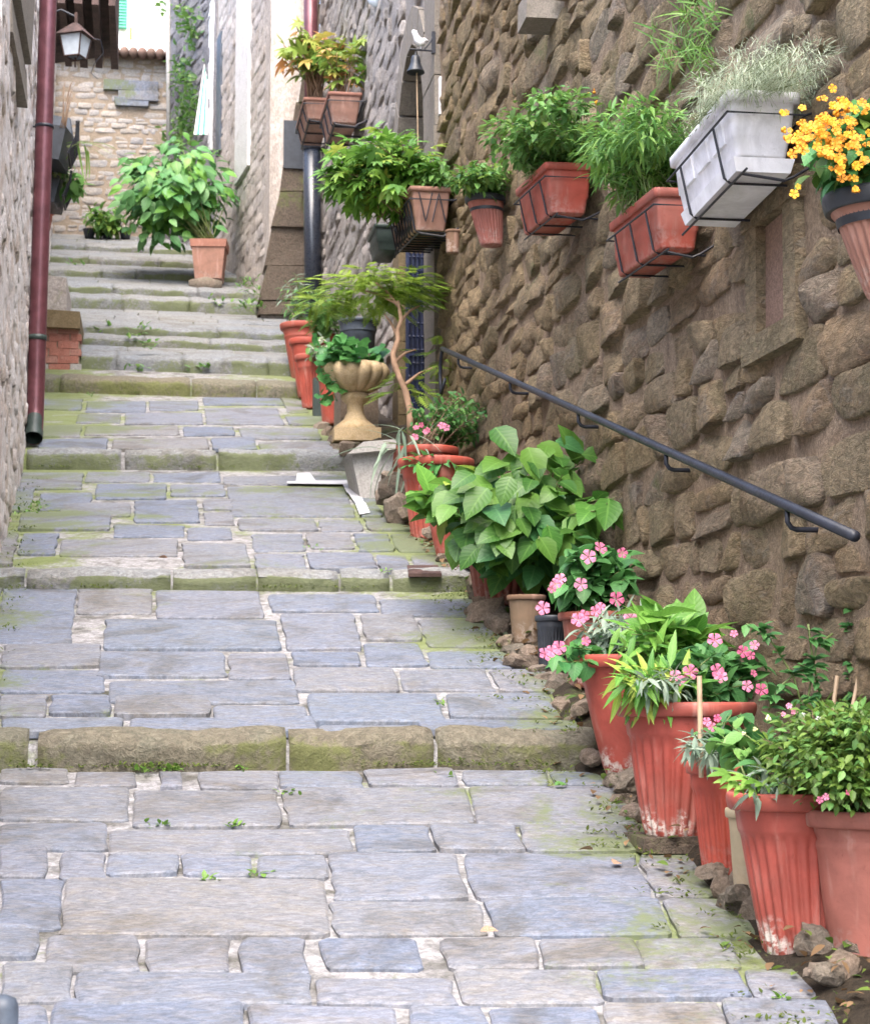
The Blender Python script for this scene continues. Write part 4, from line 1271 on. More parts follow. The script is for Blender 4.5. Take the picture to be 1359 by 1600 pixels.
def mound(root, E, n, kind, mats, size, shell=.45, name='foliage', droop=.15, obj=False):
    c, r = E; F = Foliage(root.location)
    lobes = []
    for _ in range(15):
        p, q = rnd_in_ell(c, (r[0] * .78, r[1] * .78, r[2] * .7), .2); k = random.uniform(.24, .52); lobes.append((p, (r[0] * k, r[1] * k, r[2] * k * 1.1)))
    for i_ in range(n):
        if random.random() < .8: p, q = rnd_in_ell(*random.choice(lobes), shell)
        else: p, q = rnd_in_ell(c, (r[0] * 1.08, r[1], r[2] * 1.1), .1)
        if p.z < c.z - r[2] * .7 and random.random() < .7: continue
        if p.x > 2.03: p.x = 2.03 - random.random() * .08
        if obj:
            m = frame_of((q.x + random.uniform(-.6, .6), -.5 + random.uniform(-.4, .4), random.uniform(-.9, .0)), (q.x * .5, -1.0, .8))
            o = link('leaf', leaf_object_mesh(kind, random.choice(mats)), None, root)
            o.matrix_local = Matrix.Translation(p - root.location) @ (m * size * random.uniform(.65, 1.15)).to_4x4(); continue
        F.add(kind, random.choice(mats), p, frame_of((q.x + random.uniform(-.6, .6), q.y + random.uniform(-.6, .6), random.uniform(-.5, .5) - droop + q.z * .4), (q.x * .5 + random.uniform(-.4, .4), q.y * .5 - .2, 1)), size * random.uniform(.6, 1.2))
    if not obj: F.build(root, name)

# ------------------------------------------------------------------ pots
def pot(name, label, cat, x, rimy, basey, rimw, basew, Y, mat='terra', style='ribbed', group=None, lean=(0, 0), soil=True, rimh=None, bx=None):
    """x, y, widths measured in the photograph at street depth Y"""
    top = atY(x, rimy, Y); bt = atY(x if bx is None else bx, basey, Y)
    sc = top.dot(FW) / F_PX
    H = top.z - bt.z; r = rimw / 2 * sc; rb = basew / 2 * sc
    root = empty(name, bt, label, cat, group)
    ln_ = ((top.x - bt.x) / H + lean[0], lean[1])
    rh = rimh if rimh else H * .11
    rbody = r * .885
    mb = MB(bt)
    if style in ('ribbed', 'plain', 'bands', 'smooth'):
        zband = H * .74
        def rad(z): 
            t = z / H; return rb + (rbody - rb) * (t ** .85)
        prof = [(rb * .96, 0), (rb, .006)]
        k = 10
        for j in range(1, k + 1):
            z = zband * j / k; prof.append((rad(z), z))
        if style == 'ribbed': prof += [(rad(zband) * 1.035, zband + .008), (rad(zband) * 1.045, zband + .016), (rbody * .99, H - rh), (rbody, H - .01)]
        elif style == 'bands': prof += [(rad(zband) * 1.03, zband + .01), (rad(zband) * 1.03, zband + .022), (rad(zband) * 1.005, zband + .03), (rbody * .98, H - rh * 1.3), (rbody, H - rh)]
        else: prof += [(rbody, H - rh)]
        mb.lathe(bt, prof, 156 if style == 'ribbed' else 48, (H * .04, zband * .97, 26, r * .06) if style == 'ribbed' else None, ln_, cap0=True)
        body = mb.put('pot', M[mat], root, True, loc=(0, 0, 0))
        mb = MB(bt); lip = min(.012, rh * .3)
        mb.lathe(bt, [(rbody * .98, H - rh + .004), (r * .95, H - rh), (r * .985, H - rh + lip * .4), (r, H - rh * .5), (r, H - lip), (r * .985, H - lip * .3), (r * .96, H), (r * .90, H - .002), (r * .86, H - .02), (r * .80, H - .09)], 56, None, ln_)
        rim = mb.put('rim', M[mat], root, True, loc=(0, 0, 0)); rim.parent = body
    elif style == 'nursery':
        mb.lathe(bt, [(rb, 0), (rbody * .97, H * .85), (rbody * .98, H - .012)], 40, None, ln_, cap0=True)
        body = mb.put('pot', M[mat], root, True, loc=(0, 0, 0))
        mb = MB(bt); mb.lathe(bt, [(rbody, H - .03), (r, H - .028), (r, H - .004), (r * .98, H), (r * .93, H), (r * .9, H - .1)], 40, None, ln_)
        rim = mb.put('rim', M[mat], root, True, loc=(0, 0, 0)); rim.parent = body
    if soil:
        mb = MB(bt); n = 20; rs = r * .83; zc = H - .035
        vs = [bt + Vector((0, 0, zc + .01)) + Vector((ln_[0] * zc, 0, 0))] + [bt + Vector((rs * math.cos(6.2832 * k / n) + ln_[0] * zc, rs * math.sin(6.2832 * k / n), zc + random.uniform(-.004, .004))) for k in range(n)]
        mb.add(vs, [(0, 1 + k, 1 + (k + 1) % n) for k in range(n)])
        mb.put('soil', M['soil'], root, True, loc=(0, 0, 0))
    return root, Vector((top.x, top.y, top.z - .03)), r

G_POTS = 'terracotta pots lined up along the right wall'
# P1 nearest bush
p1, t1, r1 = pot('potted_plant', 'dense bright green bush in the smooth terracotta pot cut by the right edge', 'potted plant', 1362, 1264, 1512, 218, 118, 4.72, 'terra_plain', 'bands', G_POTS)
shoots(p1, t1, ell(1318, 1180, 130, 82, 4.72, .26), 230, 'small', 'bush', .036, 26, stem='woody', stemr=.0025, t0=.15, droop=.05, base_r=.12, upw=.8, shell=.1)
flowers(p1, [(1290, 1245), (1325, 1238), (1280, 1250)], 4.5, .03)
mound(p1, ell(1312, 1180, 118, 84, 4.6, .2), 2300, 'small', ['bush', 'herb', 'bush'], .03, .3)
# P2
p2, t2, r2 = pot('potted_plant', 'tall ribbed red pot with lime stained foot, second from the right edge', 'potted plant', 1232, 1237, 1491, 197, 117, 4.86, 'terra_worn', 'ribbed', G_POTS, bx=1252)
shoots(p2, t2, ell(1190, 1165, 82, 55, 4.95, .16), 34, 'ovate', 'imp', .062, 7, stemr=.004, mats=['imp', 'herb', 'herb'], base_r=.1)
shoots(p2, t2, ell(1190, 1222, 40, 22, 4.72, .05), 9, 'lance', 'silver', .07, 6, stemr=.002, base_r=.05)
F = Foliage(p2.location)
for k in range(7): F.add('maple', 'grass', atY(1140 + 9 * k, 1222 + random.uniform(-14, 10), 4.68), frame_of((-.8 + .1 * k, -.3, .05), (0, -.7, .8)), .06)
F.build(p2, 'lobed_leaves')
flowers(p2, [(1160, 1150), (1176, 1143), (1205, 1125)], 4.75, .026, 'palebud', 'snap', name='bud')
flowers(p2, [(1232, 1103), (1240, 1112), (1262, 1120), (1223, 1116)], 4.85, .034, 'pink')
flowers(p2, [(1254, 1117), (1278, 1124)], 4.8, .026, 'whitefl')
# P2b beige pot squeezed behind
pot('clay_pot', 'pale beige clay pot squeezed behind the tall ribbed pot', 'pot', 1178, 1262, 1402, 92, 60, 5.2, 'beige_pot', 'smooth', G_POTS)
# P3
p3, t3, r3 = pot('potted_plant', 'narrow dull red pot with a silvery succulent and a bamboo cane', 'potted plant', 1126, 1190, 1366, 112, 78, 5.42, 'terra', 'ribbed', G_POTS, bx=1137)
shoots(p3, t3, ell(1098, 1165, 38, 34, 5.25, .08), 12, 'lance', 'silver', .062, 12, stemr=.0035, stem='stem', t0=.3, base_r=.04)
shoots(p3, t3, ell(1145, 1145, 48, 34, 5.4, .12), 14, 'ovate', 'imp', .06, 6, base_r=.06)
mb = MB(p3.location); mb.tube([atY(1095, 1215, 5.3), atY(1092, 1056, 5.3)], .0075, 8); mb.put('cane', M['cane'], p3, loc=(0, 0, 0))
flowers(p3, [(1104, 1128), (1112, 1136), (1120, 1122)], 5.25, .04)
# P4 big ribbed
p4, t4, r4 = pot('potted_plant', 'largest ribbed red orange pot with pink impatiens, standing on a wood block', 'potted plant', 1072, 1097, 1306, 218, 104, 5.86, 'terra_worn', 'ribbed', G_POTS, bx=1060)
shoots(p4, t4, ell(1120, 1050, 88, 48, 5.9, .18), 42, 'ovate', 'imp', .075, 8, base_r=.12, stemr=.004)
shoots(p4, t4, ell(1010, 1062, 60, 32, 5.75, .12), 22, 'lance', 'bright', .12, 9, base_r=.1, mode='obj', mats=['bright', 'bright', 'hyd_y'])
shoots(p4, t4, ell(1010, 1065, 35, 28, 5.62, .06), 8, 'lance', 'silver', .07, 12, base_r=.05, stemr=.003)
flowers(p4, [(1055, 1058), (1064, 1064), (1078, 1050), (1120, 1048), (1126, 1058), (1177, 1052), (1167, 1072), (1189, 1078), (1116, 1000), (1160, 1018), (1172, 1024), (1178, 1008), (1146, 990)], 5.7, .058)
# broad leaved bright plant between P4 and P5
pB, tB, rB = pot('potted_plant', 'fresh green plant with upright broad leaves behind the largest ribbed pot', 'potted plant', 1062, 1040, 1190, 130, 84, 6.35, 'terra_dark', 'smooth', G_POTS)
shoots(pB, tB, ell(1050, 985, 55, 42, 6.35, .14), 9, 'broad', 'bright', .17, 5, mode='obj', base_r=.08, rosette=3, droop=-.1)
shoots(pB, tB, ell(1000, 1000, 50, 40, 6.2, .1), 12, 'lance', 'bright', .13, 7, mode='obj', base_r=.08, droop=.1)
# P5
p5, t5, r5 = pot('potted_plant', 'smooth flared red pot with grey green dusty foliage and pink blooms', 'potted plant', 984, 1024, 1212, 186, 78, 6.68, 'terra_worn', 'smooth', G_POTS, bx=986)
shoots(p5, t5, ell(965, 985, 70, 36, 6.65, .15), 34, 'lance', 'silver', .085, 12, base_r=.12, t0=.3, stemr=.004)
shoots(p5, t5, ell(880, 1025, 38, 22, 6.6, .1), 12, 'ovate', 'ger', .07, 6, base_r=.12, mode='obj')
flowers(p5, [(903, 968), (912, 962), (930, 955), (938, 948), (915, 1002), (985, 965), (862, 1017), (852, 1022), (873, 1012)], 6.45, .062)
# P6 impatiens
p6, t6, r6 = pot('potted_plant', 'brown red pot of pink impatiens behind the dusty grey green plant', 'potted plant', 932, 957, 1075, 122, 86, 7.5, 'terra_dark', 'smooth', G_POTS)
shoots(p6, t6, ell(925, 900, 78, 58, 7.5, .18), 40, 'ovate', 'imp', .095, 8, base_r=.12, stemr=.004, mats=['imp', 'imp', 'ger'])
flowers(p6, [(868, 912), (862, 920), (907, 913), (848, 950), (938, 856), (919, 870), (972, 864), (963, 936), (875, 905)], 7.25, .075)
p6b, _, _ = pot('ribbed_pot', 'narrow dark striped pot half hidden under the pink impatiens', 'pot', 862, 962, 1046, 54, 40, 7.9, 'black_plastic', 'ribbed', G_POTS)
p7, _, _ = pot('clay_pot', 'small worn brown pot with pale bottom standing on broken bricks', 'pot', 822, 930, 1006, 62, 42, 8.3, 'clay_brown', 'smooth', G_POTS)
# P8 hydrangea
p8, t8, r8 = pot('potted_plant', 'large hydrangea with broad green leaves spilling over its brown red pot', 'potted plant', 793, 838, 948, 150, 92, 9.0, 'terra_dark', 'ribbed', G_POTS, bx=790)
shoots(p8, t8, ell(838, 808, 130, 115, 8.8, .38), 22, 'ovate', 'hyd', .18, 4, mode='obj', stemr=.007, base_r=.12, rosette=1, droop=.4, t0=.4, shell=.4, lift=.1)
shoots(p8, t8, ell(722, 782, 74, 62, 8.75, .25), 13, 'ovate', 'hyd_y', .16, 4, mode='obj', stemr=.006, base_r=.1, rosette=4, droop=.2, t0=.5, mats=['hyd_y', 'hyd', 'hyd', 'bright'])
shoots(p8, t8 + Vector((.1, -.2, 0)), ell(900, 795, 80, 100, 8.2, .25), 12, 'ovate', 'hyd', .16, 4, mode='obj', stemr=.006, base_r=.08, rosette=0, droop=.45, t0=.45, shell=.3, lift=.05, mats=['hyd', 'hyd', 'bright'])
mound(p8, ell(822, 800, 152, 128, 8.55, .34), 180, 'ovate', ['hyd', 'hyd', 'imp', 'hyd'], .16, .35, obj=True)
# P9, P10, P11
p9, t9, r9 = pot('clay_pot', 'plain red pot holding a dark plastic pot, left of the hydrangea', 'pot', 706, 757, 872, 104, 46, 10.0, 'terra', 'smooth', G_POTS)
pot('nursery_pot', 'dark plastic nursery pot set inside the plain red pot', 'pot', 724, 755, 800, 66, 56, 9.8, 'black_plastic', 'nursery')
p10, t10, r10 = pot('potted_plant', 'wide ribbed red pot with few lobed leaves, in front of the pink rose', 'potted plant', 681, 718, 850, 120, 74, 10.8, 'terra', 'ribbed', G_POTS)
shoots(p10, t10, ell(668, 722, 40, 14, 10.6, .1), 8, 'maple', 'ger', .12, 3, base_r=.1, droop=.5)
p11, t11, r11 = pot('potted_plant', 'small leaved rose bush in a red pot behind the wide ribbed one', 'potted plant', 668, 700, 815, 98, 60, 11.5, 'terra', 'smooth', G_POTS)
shoots(p11, t11, ell(705, 655, 72, 46, 11.8, .45), 80, 'small', 'imp', .055, 14, base_r=.12, stem='woody', mats=['imp', 'herb', 'imp'], shell=.1)
flowers(p11, [(650, 668), (658, 664), (664, 675), (668, 672), (648, 683), (690, 665), (697, 668)], 11.35, .075)
shoots(p11, t11, ell(605, 680, 32, 30, 11.3, .12), 5, 'blade', 'silver', .30, 5, base_r=.05, t0=.1, droop=.5)
# fern tree
pf, tf, rf = pot('potted_tree', 'slender little tree with ferny leaflets spreading over the urn', 'potted tree', 640, 700, 760, 76, 54, 13.0, 'terra_dark', 'smooth')
mb = MB(pf.location)
tr = [atY(x, y, 12.55) for x, y in ((642, 705), (640, 640), (634, 612), (624, 590), (616, 568), (614, 552), (622, 530), (621, 515), (627, 500), (622, 470))]
mb.tube(tr, [.024, .023, .022, .019, .021, .018, .017, .014, .015, .009], 9)
mb.put('trunk', M['bark'], pf, True, loc=(0, 0, 0)); mb = MB(pf.location)
for a, b in (((618, 564), (650, 546)), ((622, 528), (600, 490)), ((627, 500), (655, 478)), ((622, 475), (560, 452)), ((622, 478), (585, 440)), ((634, 600), (675, 575))):
    mb.tube([atY(*a, 12.56), atY((a[0] + b[0]) / 2, (a[1] + b[1]) / 2 - 4, 12.7), atY(*b, 12.7)], [.013, .009, .005], 6)
mb.put('limbs', M['bark'], pf, True, loc=(0, 0, 0), kind='stuff')
F = Foliage(pf.location)
for E_, n, sz in ((ell(588, 455, 102, 32, 12.9, .5), 330, .15), (ell(640, 450, 50, 30, 12.9, .3), 90, .14), (ell(690, 552, 34, 32, 12.9, .2), 26, .17), (ell(640, 600, 40, 30, 12.8, .2), 26, .16), (ell(505, 478, 40, 14, 12.9, .3), 40, .15)):
    for k in range(n):
        p, q = rnd_in_ell(*E_, shell=.1)
        F.add('fern', 'fern', p, frame_of((q.x + random.uniform(-.4, .4), q.y + random.uniform(-.4, .4) - .2, random.uniform(-.35, .2)), (random.uniform(-.2, .2), -.25, 1)), sz * random.uniform(.7, 1.2))
F.build(pf, 'fern_leaves')
# urn on pedestal
YU = 14.9
pd = empty('stone_pedestal', atY(582, 782, 12.7), 'pale grey concrete pedestal tapering downwards below the urn', 'pedestal')
def quadbox(px, Y0, Y1):
    a = [atY(x, y, Y0) for x, y in px]; o = Vector((0, Y1 - Y0, 0))
    return [a[0], a[1], a[1] + o, a[0] + o, a[3], a[2], a[2] + o, a[3] + o]
mb = MB(pd.location); mb.hexa(quadbox([(566, 790), (606, 790), (616, 700), (548, 706)], 12.5, 13.0)); mb.put('shaft', M['concrete'], pd, loc=(0, 0, 0))
mb = MB(pd.location); mb.hexa(quadbox([(543, 709), (618, 702), (620, 686), (568, 690)], 12.42, 13.1)); mb.put('cap', M['concrete'], pd, loc=(0, 0, 0))
mb = MB(pd.location); mb.hexa(quadbox([(520, 716), (588, 716), (590, 693), (516, 693)], 14.6, 15.3)); mb.put('base_block', M['rubble'], pd, loc=(0, 0, 0))
ub = atY(555, 692, YU); sc = ub.dot(FW) / F_PX
urn = empty('garden_urn', ub, 'fluted cream stone urn full of round leaved geranium', 'urn')
H = (692 - 572) * sc
mb = MB(ub); mb.box((ub.x - 36 * sc, YU - 36 * sc, ub.z), (ub.x + 36 * sc, YU + 36 * sc, ub.z + 20 * sc), .004); mb.put('plinth', M['urn_stone'], urn, loc=(0, 0, 0))
mb = MB(ub); mb.lathe(ub, [(32 * sc, 20 * sc), (32 * sc, 26 * sc), (26 * sc, 30 * sc), (18 * sc, 37 * sc), (13 * sc, 48 * sc), (13 * sc, 60 * sc), (20 * sc, 66 * sc), (23 * sc, 70 * sc), (23 * sc, 75 * sc), (18 * sc, 78 * sc), (14 * sc, 80 * sc)], 40)
mb.put('foot', M['urn_stone'], urn, True, loc=(0, 0, 0))
n = 112; vs, fs = [], []
pf_ = [(14, 78), (24, 81), (36, 88), (44, 97), (48, 106), (48.5, 114), (45, 121), (41, 124), (38, 122), (34, 112)]
for (r_, z_) in pf_:
    for k in range(n):
        an = 2 * math.pi * k / n; lob = abs(math.cos(an * 7)) ** .55
        q = r_ * sc * (1.0 + .13 * lob)
        vs.append(ub + Vector((q * math.cos(an), q * math.sin(an), z_ * sc)))
for i in range(len(pf_) - 1):
    for k in range(n): fs.append((i * n + k, i * n + (k + 1) % n, (i + 1) * n + (k + 1) % n, (i + 1) * n + k))
mb = MB(ub); mb.add(vs, fs); mb.put('bowl', M['urn_stone'], urn, True, loc=(0, 0, 0))
tu = ub + Vector((0, 0, 115 * sc))
mb = MB(ub); mb.lathe(ub, [(37 * sc, 112 * sc), (20 * sc, 116 * sc), (.01, 118 * sc)], 24); mb.put('soil', M['soil'], urn, True, loc=(0, 0, 0))
shoots(urn, tu, ell(546, 550, 64, 22, YU - .1, .24), 34, 'round', 'ger', .115, 4, mode='obj', base_r=.12, droop=.25, t0=.5)
shoots(urn, tu, ell(500, 605, 20, 42, YU - .1, .08), 8, 'round', 'ger', .10, 4, mode='obj', base_r=.1, droop=.5, t0=.5)
# black pot above the urn, on a stone block
mb = MB(atY(562, 620, 15.7)); mb.hexa(quadbox([(532, 700), (592, 700), (590, 552), (534, 552)], 15.4, 16.0)); mb.put('stone_block', M['rubble'], label='stone block carrying the dark plastic pot above the urn', cat='stone block')
pk, tk, rk = pot('nursery_pot', 'round dark grey plastic pot standing behind the urn', 'pot', 560, 501, 552, 64, 50, 15.7, 'grey_plastic', 'nursery')
# left of the urn: column of red pots running uphill
p12, t12, _ = pot('clay_pot', 'red pot behind the stem of the urn', 'pot', 527, 585, 665, 66, 46, 16.4, 'terra', 'smooth', G_POTS)
mb = MB(atY(500, 662, 17.2)); mb.box(tuple(atY(490, 664, 17.2) + Vector((0, 0, -.03))), tuple(atY(508, 590, 17.2) + Vector((0, .11, 0))), .003)
mb.put('drain_post', M['green_black'], label='short dark green square post between the red pots', cat='post')
p13, t13, _ = pot('potted_plant', 'lowest of the three stacked-looking red pots, with variegated trailing leaves', 'potted plant', 486, 556, 640, 52, 34, 18.2, 'terra', 'ribbed', G_POTS, bx=490)
shoots(p13, t13, ell(498, 545, 24, 24, 17.9, .12), 14, 'small', 'silver', .08, 7, base_r=.06, mats=['silver', 'herb', 'santo'])
p14, t14, _ = pot('clay_pot', 'middle of the three red pots running uphill beside the steps', 'pot', 479, 531, 622, 56, 36, 19.2, 'terra', 'smooth', G_POTS, bx=484)
p15, t15, _ = pot('potted_plant', 'uppermost red pot beside the steps with a pale blue green shrub', 'potted plant', 471, 507, 596, 68, 42, 20.2, 'terra', 'bands', G_POTS, bx=478)
shoots(p15, t15, ell(462, 462, 26, 34, 20.2, .2), 16, 'lance', 'silver', .12, 9, base_r=.06, mats=['silver', 'bigdark', 'herb'])
p16, t16, _ = pot('potted_plant', 'red pot tucked behind, under the ferny tree beside the black downpipe', 'potted plant', 510, 524, 610, 44, 30, 19.4, 'terra', 'smooth', G_POTS)
shoots(p16, t16, ell(520, 492, 34, 30, 19.2, .2), 26, 'fern', 'herb', .2, 5, base_r=.06)

# sparse climbing stems against the wall
cl = empty('climbing_stems', atY(1290, 1150, 5.35), 'thin climbing stems with sparse leaves against the wall above the near pots', 'climbing plant')
mb = MB(cl.location); F = Foliage(cl.location)
for path in ([(1262, 1140), (1240, 1060), (1212, 1012), (1190, 985), (1165, 975)], [(1290, 1130), (1275, 1060), (1266, 1010), (1262, 975)], [(1335, 1130), (1330, 1040), (1332, 990), (1330, 950)],
             [(1250, 1120), (1262, 1090), (1275, 1010), (1300, 990)], [(1200, 1110), (1215, 1075), (1245, 1050), (1262, 1045)], [(1320, 1110), (1340, 1060), (1352, 1020)]):
    P_ = [atY(x, y, 5.4) for x, y in path]
    mb.tube(P_, .0035, 5)
    for a, b in zip(P_[:-1], P_[1:]):
        for k in range(5):
            p = a.lerp(b, random.random())
            for q in range(2): F.add('small', 'imp', p, frame_of((random.uniform(-1, 1), -.4, random.uniform(-.4, .4)), (0, -.5, 1)), random.uniform(.03, .055))
mb.put('stems', M['stem'], cl, True, loc=(0, 0, 0)); F.build(cl, 'leaves')
mb = MB(cl.location)
for a, b in (((1298, 1130), (1307, 1056)), ((1328, 1120), (1346, 1030))): mb.tube([atY(*a, 5.3), atY(*b, 5.3)], .006, 6)
mb.put('canes', M['cane'], cl, loc=(0, 0, 0))

# far planter with broad leaved shrub
YP = 25.0
fp = empty('potted_shrub', atY(328, 434, YP), 'big broad leaved shrub in a square terracotta planter at the top of the steps', 'potted plant')
sc = YP / F_PX; b = fp.location
def frustum(cx_, cy_, z0, z1, w0, w1, yw=1., rot=.0):
    c = []
    for z, w_ in ((z0, w0), (z1, w1)):
        for sx, sy in ((-1, -1), (1, -1), (1, 1), (-1, 1)):
            x, y = sx * w_ / 2, sy * w_ / 2 * yw
            c.append(Vector((cx_ + x * math.cos(rot) - y * math.sin(rot), cy_ + x * math.sin(rot) + y * math.cos(rot), z)))
    return c
mb = MB(b); mb.hexa(frustum(b.x, YP + .2, b.z, b.z + 50 * sc, 42 * sc, 52 * sc, 1, -.12)); o = mb.put('pot', M['terra_pale'], fp, loc=(0, 0, 0))
mb = MB(b); mb.hexa(frustum(b.x, YP + .2, b.z + 50 * sc, b.z + 62 * sc, 56 * sc, 58 * sc, 1, -.12)); r_ = mb.put('rim', M['terra_pale'], o, loc=(0, 0, 0))
shoots(fp, b + Vector((0, .2, 60 * sc)), ell(283, 295, 80, 75, YP + .4, .5), 24, 'broad', 'bigdark', .25, 2, mode='obj', stemr=.010, base_r=.12, rosette=0, t0=.6, droop=.45, shell=.2, lift=-.1, mats=['bigdark', 'bright'])
mound(fp, ell(279, 298, 86, 86, YP + .3, .55), 250, 'broad', ['bigdark', 'bigdark', 'bright'], .22, .3, obj=True)
mound(fp, ell(238, 345, 46, 40, YP + .5, .3), 60, 'broad', ['bigdark', 'bright'], .2, .3, obj=True)
mound(fp, ell(279, 300, 84, 84, YP + .7, .5), 700, 'broad', ['imp', 'herb'], .20, .3, name='inner_foliage')
a = atY(296, 450, YP - .25); b_ = atY(348, 430, YP - .25)
mb = MB(a); mb.tube([a + Vector((0, .2, .08)), a.lerp(b_, .5) + Vector((0, .2, .0)), Vector((b_.x, a.y + .2, a.z + .08))], [.07, .11, .07], 10)
mb.put('prop_stone', M['rubble'], None, True, label='rounded rough stone under the square terracotta planter', cat='stone')
# low plants against the end wall
lp = empty('potted_shrub', atY(168, 372, 30.3), 'low bushy plant in small black pots at the foot of the end wall', 'potted plant')
for x in (140, 168, 196):
    c = atY(x, 373, 30.3); mb = MB(lp.location); mb.lathe(c, [(.07, 0), (.10, .14), (.11, .15), (.09, .15)], 16, cap0=True); mb.put('pot', M['black_plastic'], lp, True, loc=(0, 0, 0))
shoots(lp, atY(165, 362, 30.3), ell(165, 342, 34, 24, 30.2, .3), 34, 'small', 'bush', .16, 9, base_r=.25, mats=['bush', 'herb'], t0=.2)
shoots(lp, atY(205, 362, 30.3), ell(205, 262, 18, 14, 30.2, .15), 6, 'broad', 'bigdark', .3, 5, base_r=.05, t0=.7)
# ivy on the grey wall
iv = empty('wall_ivy', atY(300, 120, 28.9), 'patches of ivy hanging on the bluish grey wall', 'ivy')
F = Foliage(iv.location)
for (x, y, rx, ry, n) in ((300, 30, 22, 30, 60), (308, 55, 12, 30, 50), (288, 95, 12, 12, 20), (300, 130, 14, 50, 110), (280, 120, 10, 30, 25), (310, 180, 10, 30, 50), (290, 185, 18, 30, 70), (262, 10, 12, 14, 20), (285, 215, 28, 22, 60)):
    for k in range(n):
        px_, py_ = random.gauss(x, rx * .55), random.gauss(y, ry * .55)
        p, nn, dd = on_wall(px_, py_, (.90, 28.02), (.21, 31.2))
        if p.y < 28.05: continue
        F.add('small', 'ivy', p + nn * random.uniform(.03, .14), frame_of((random.uniform(-1, 1), -.3, random.uniform(-1, .2)), nn + Vector((0, 0, .5))), random.uniform(.09, .16))
F.build(iv, 'leaves')

# left wall pots
YW = 18.0
for k, (x0, x1, y0, y1, lb, fl_) in enumerate([(78, 121, 160, 248, 'upper black wall pot with slatted side hanging beyond the drainpipe', 0), (76, 112, 244, 315, 'lower black wall pot with pale green leaves hanging beyond the drainpipe', 1)]):
    Yk = YW + k * .5
    wp = empty('wall_pot', atY((x0 + x1) / 2, y1, Yk), lb, 'wall pot', 'black wall pots on the left wall')
    a = atY(x0 - 14, y1, Yk); b = atY(x1, y0, Yk); h = b.z - a.z; xl, xr_ = a.x, b.x
    y_r = Yk + .5
    mb = MB(wp.location)
    # open container: front, right side and back panels with sloping lip
    z0, z1 = a.z, b.z - h * .42
    c = [(xl, Yk, z0 + .02), (xr_ - .16, Yk, z0), (xr_ - .10, y_r, z0), (xl, y_r, z0 + .02), (xl, Yk, z1 + .02), (xr_ - .10, Yk, z1), (xr_ - .05, y_r, z1 + .05), (xl, y_r, z1 + .05)]
    mb.hexa([Vector(q) for q in c]); mb.put('container', M['black_plastic'], wp, loc=(0, 0, 0))
    mb = MB(wp.location)
    mb.hexa([Vector(q) for q in [(xl, y_r - .02, z1), (xr_ - .06, y_r - .02, z1), (xr_ - .04, y_r, z1), (xl, y_r, z1), (xl, y_r - .0, b.z + .03), (xr_ - .09, y_r - .0, b.z), (xr_ - .08, y_r + .03, b.z), (xl, y_r + .03, b.z + .03)]])
    mb.put('backplate', M['grey_plastic'], wp, loc=(0, 0, 0))
    n = 8
    for j in range(n):
        t = j / (n - 1); y_ = Yk - .05 + t * .55
        mb = MB(wp.location); zt_ = z1 + .03 + (b.z - z1 - .06) * t
        mb.tube([(xr_ - .07, y_, z0 + .06 + .0 * t), (xr_ - .005 * (1 - t) - .0, y_, z0 + .22), (xr_, y_, zt_)], .009, 6); mb.put('slat', M['wire'], wp, loc=(0, 0, 0))
    mb = MB(wp.location); mb.tube([(xr_, Yk - .05, z1 + .03), (xr_, Yk + .5, b.z - .03)], .012, 6); mb.tube([(xr_ - .07, Yk - .05, z0 + .06), (xr_ - .07, Yk + .5, z0 + .06)], .012, 6)
    mb.put('rail', M['wire'], wp, loc=(0, 0, 0))
    if fl_:
        shoots(wp, atY(90, y0 + 34, Yk), ell(90, y0 + 16, 14, 14, Yk + .2, .15), 22, 'small', 'herb', .11, 7, base_r=.12, mats=['herb', 'santo'], t0=.2)
        shoots(wp, atY(104, y0 + 40, Yk), ell(118, y0 + 44, 14, 22, Yk + .2, .1), 8, 'broad', 'herb', .15, 4, base_r=.05, t0=.5)
    else:
        shoots(wp, atY(100, y0 + 40, Yk), ell(112, y0 - 24, 18, 14, Yk + .3, .12), 9, 'thread', 'santo', .03, 3, base_r=.04, stem='woody', stemr=.005, t0=.6)
        shoots(wp, atY(108, y0 + 70, Yk), ell(130, y0 + 68, 16, 10, Yk + .3, .12), 4, 'blade', 'grass', .3, 3, base_r=.04, t0=.5)
pl, tl, _ = pot('clay_pot', 'small orange terracotta pot half hidden behind the left drainpipe', 'pot', 68, 332, 362, 34, 20, 19.2, 'terra', 'smooth')

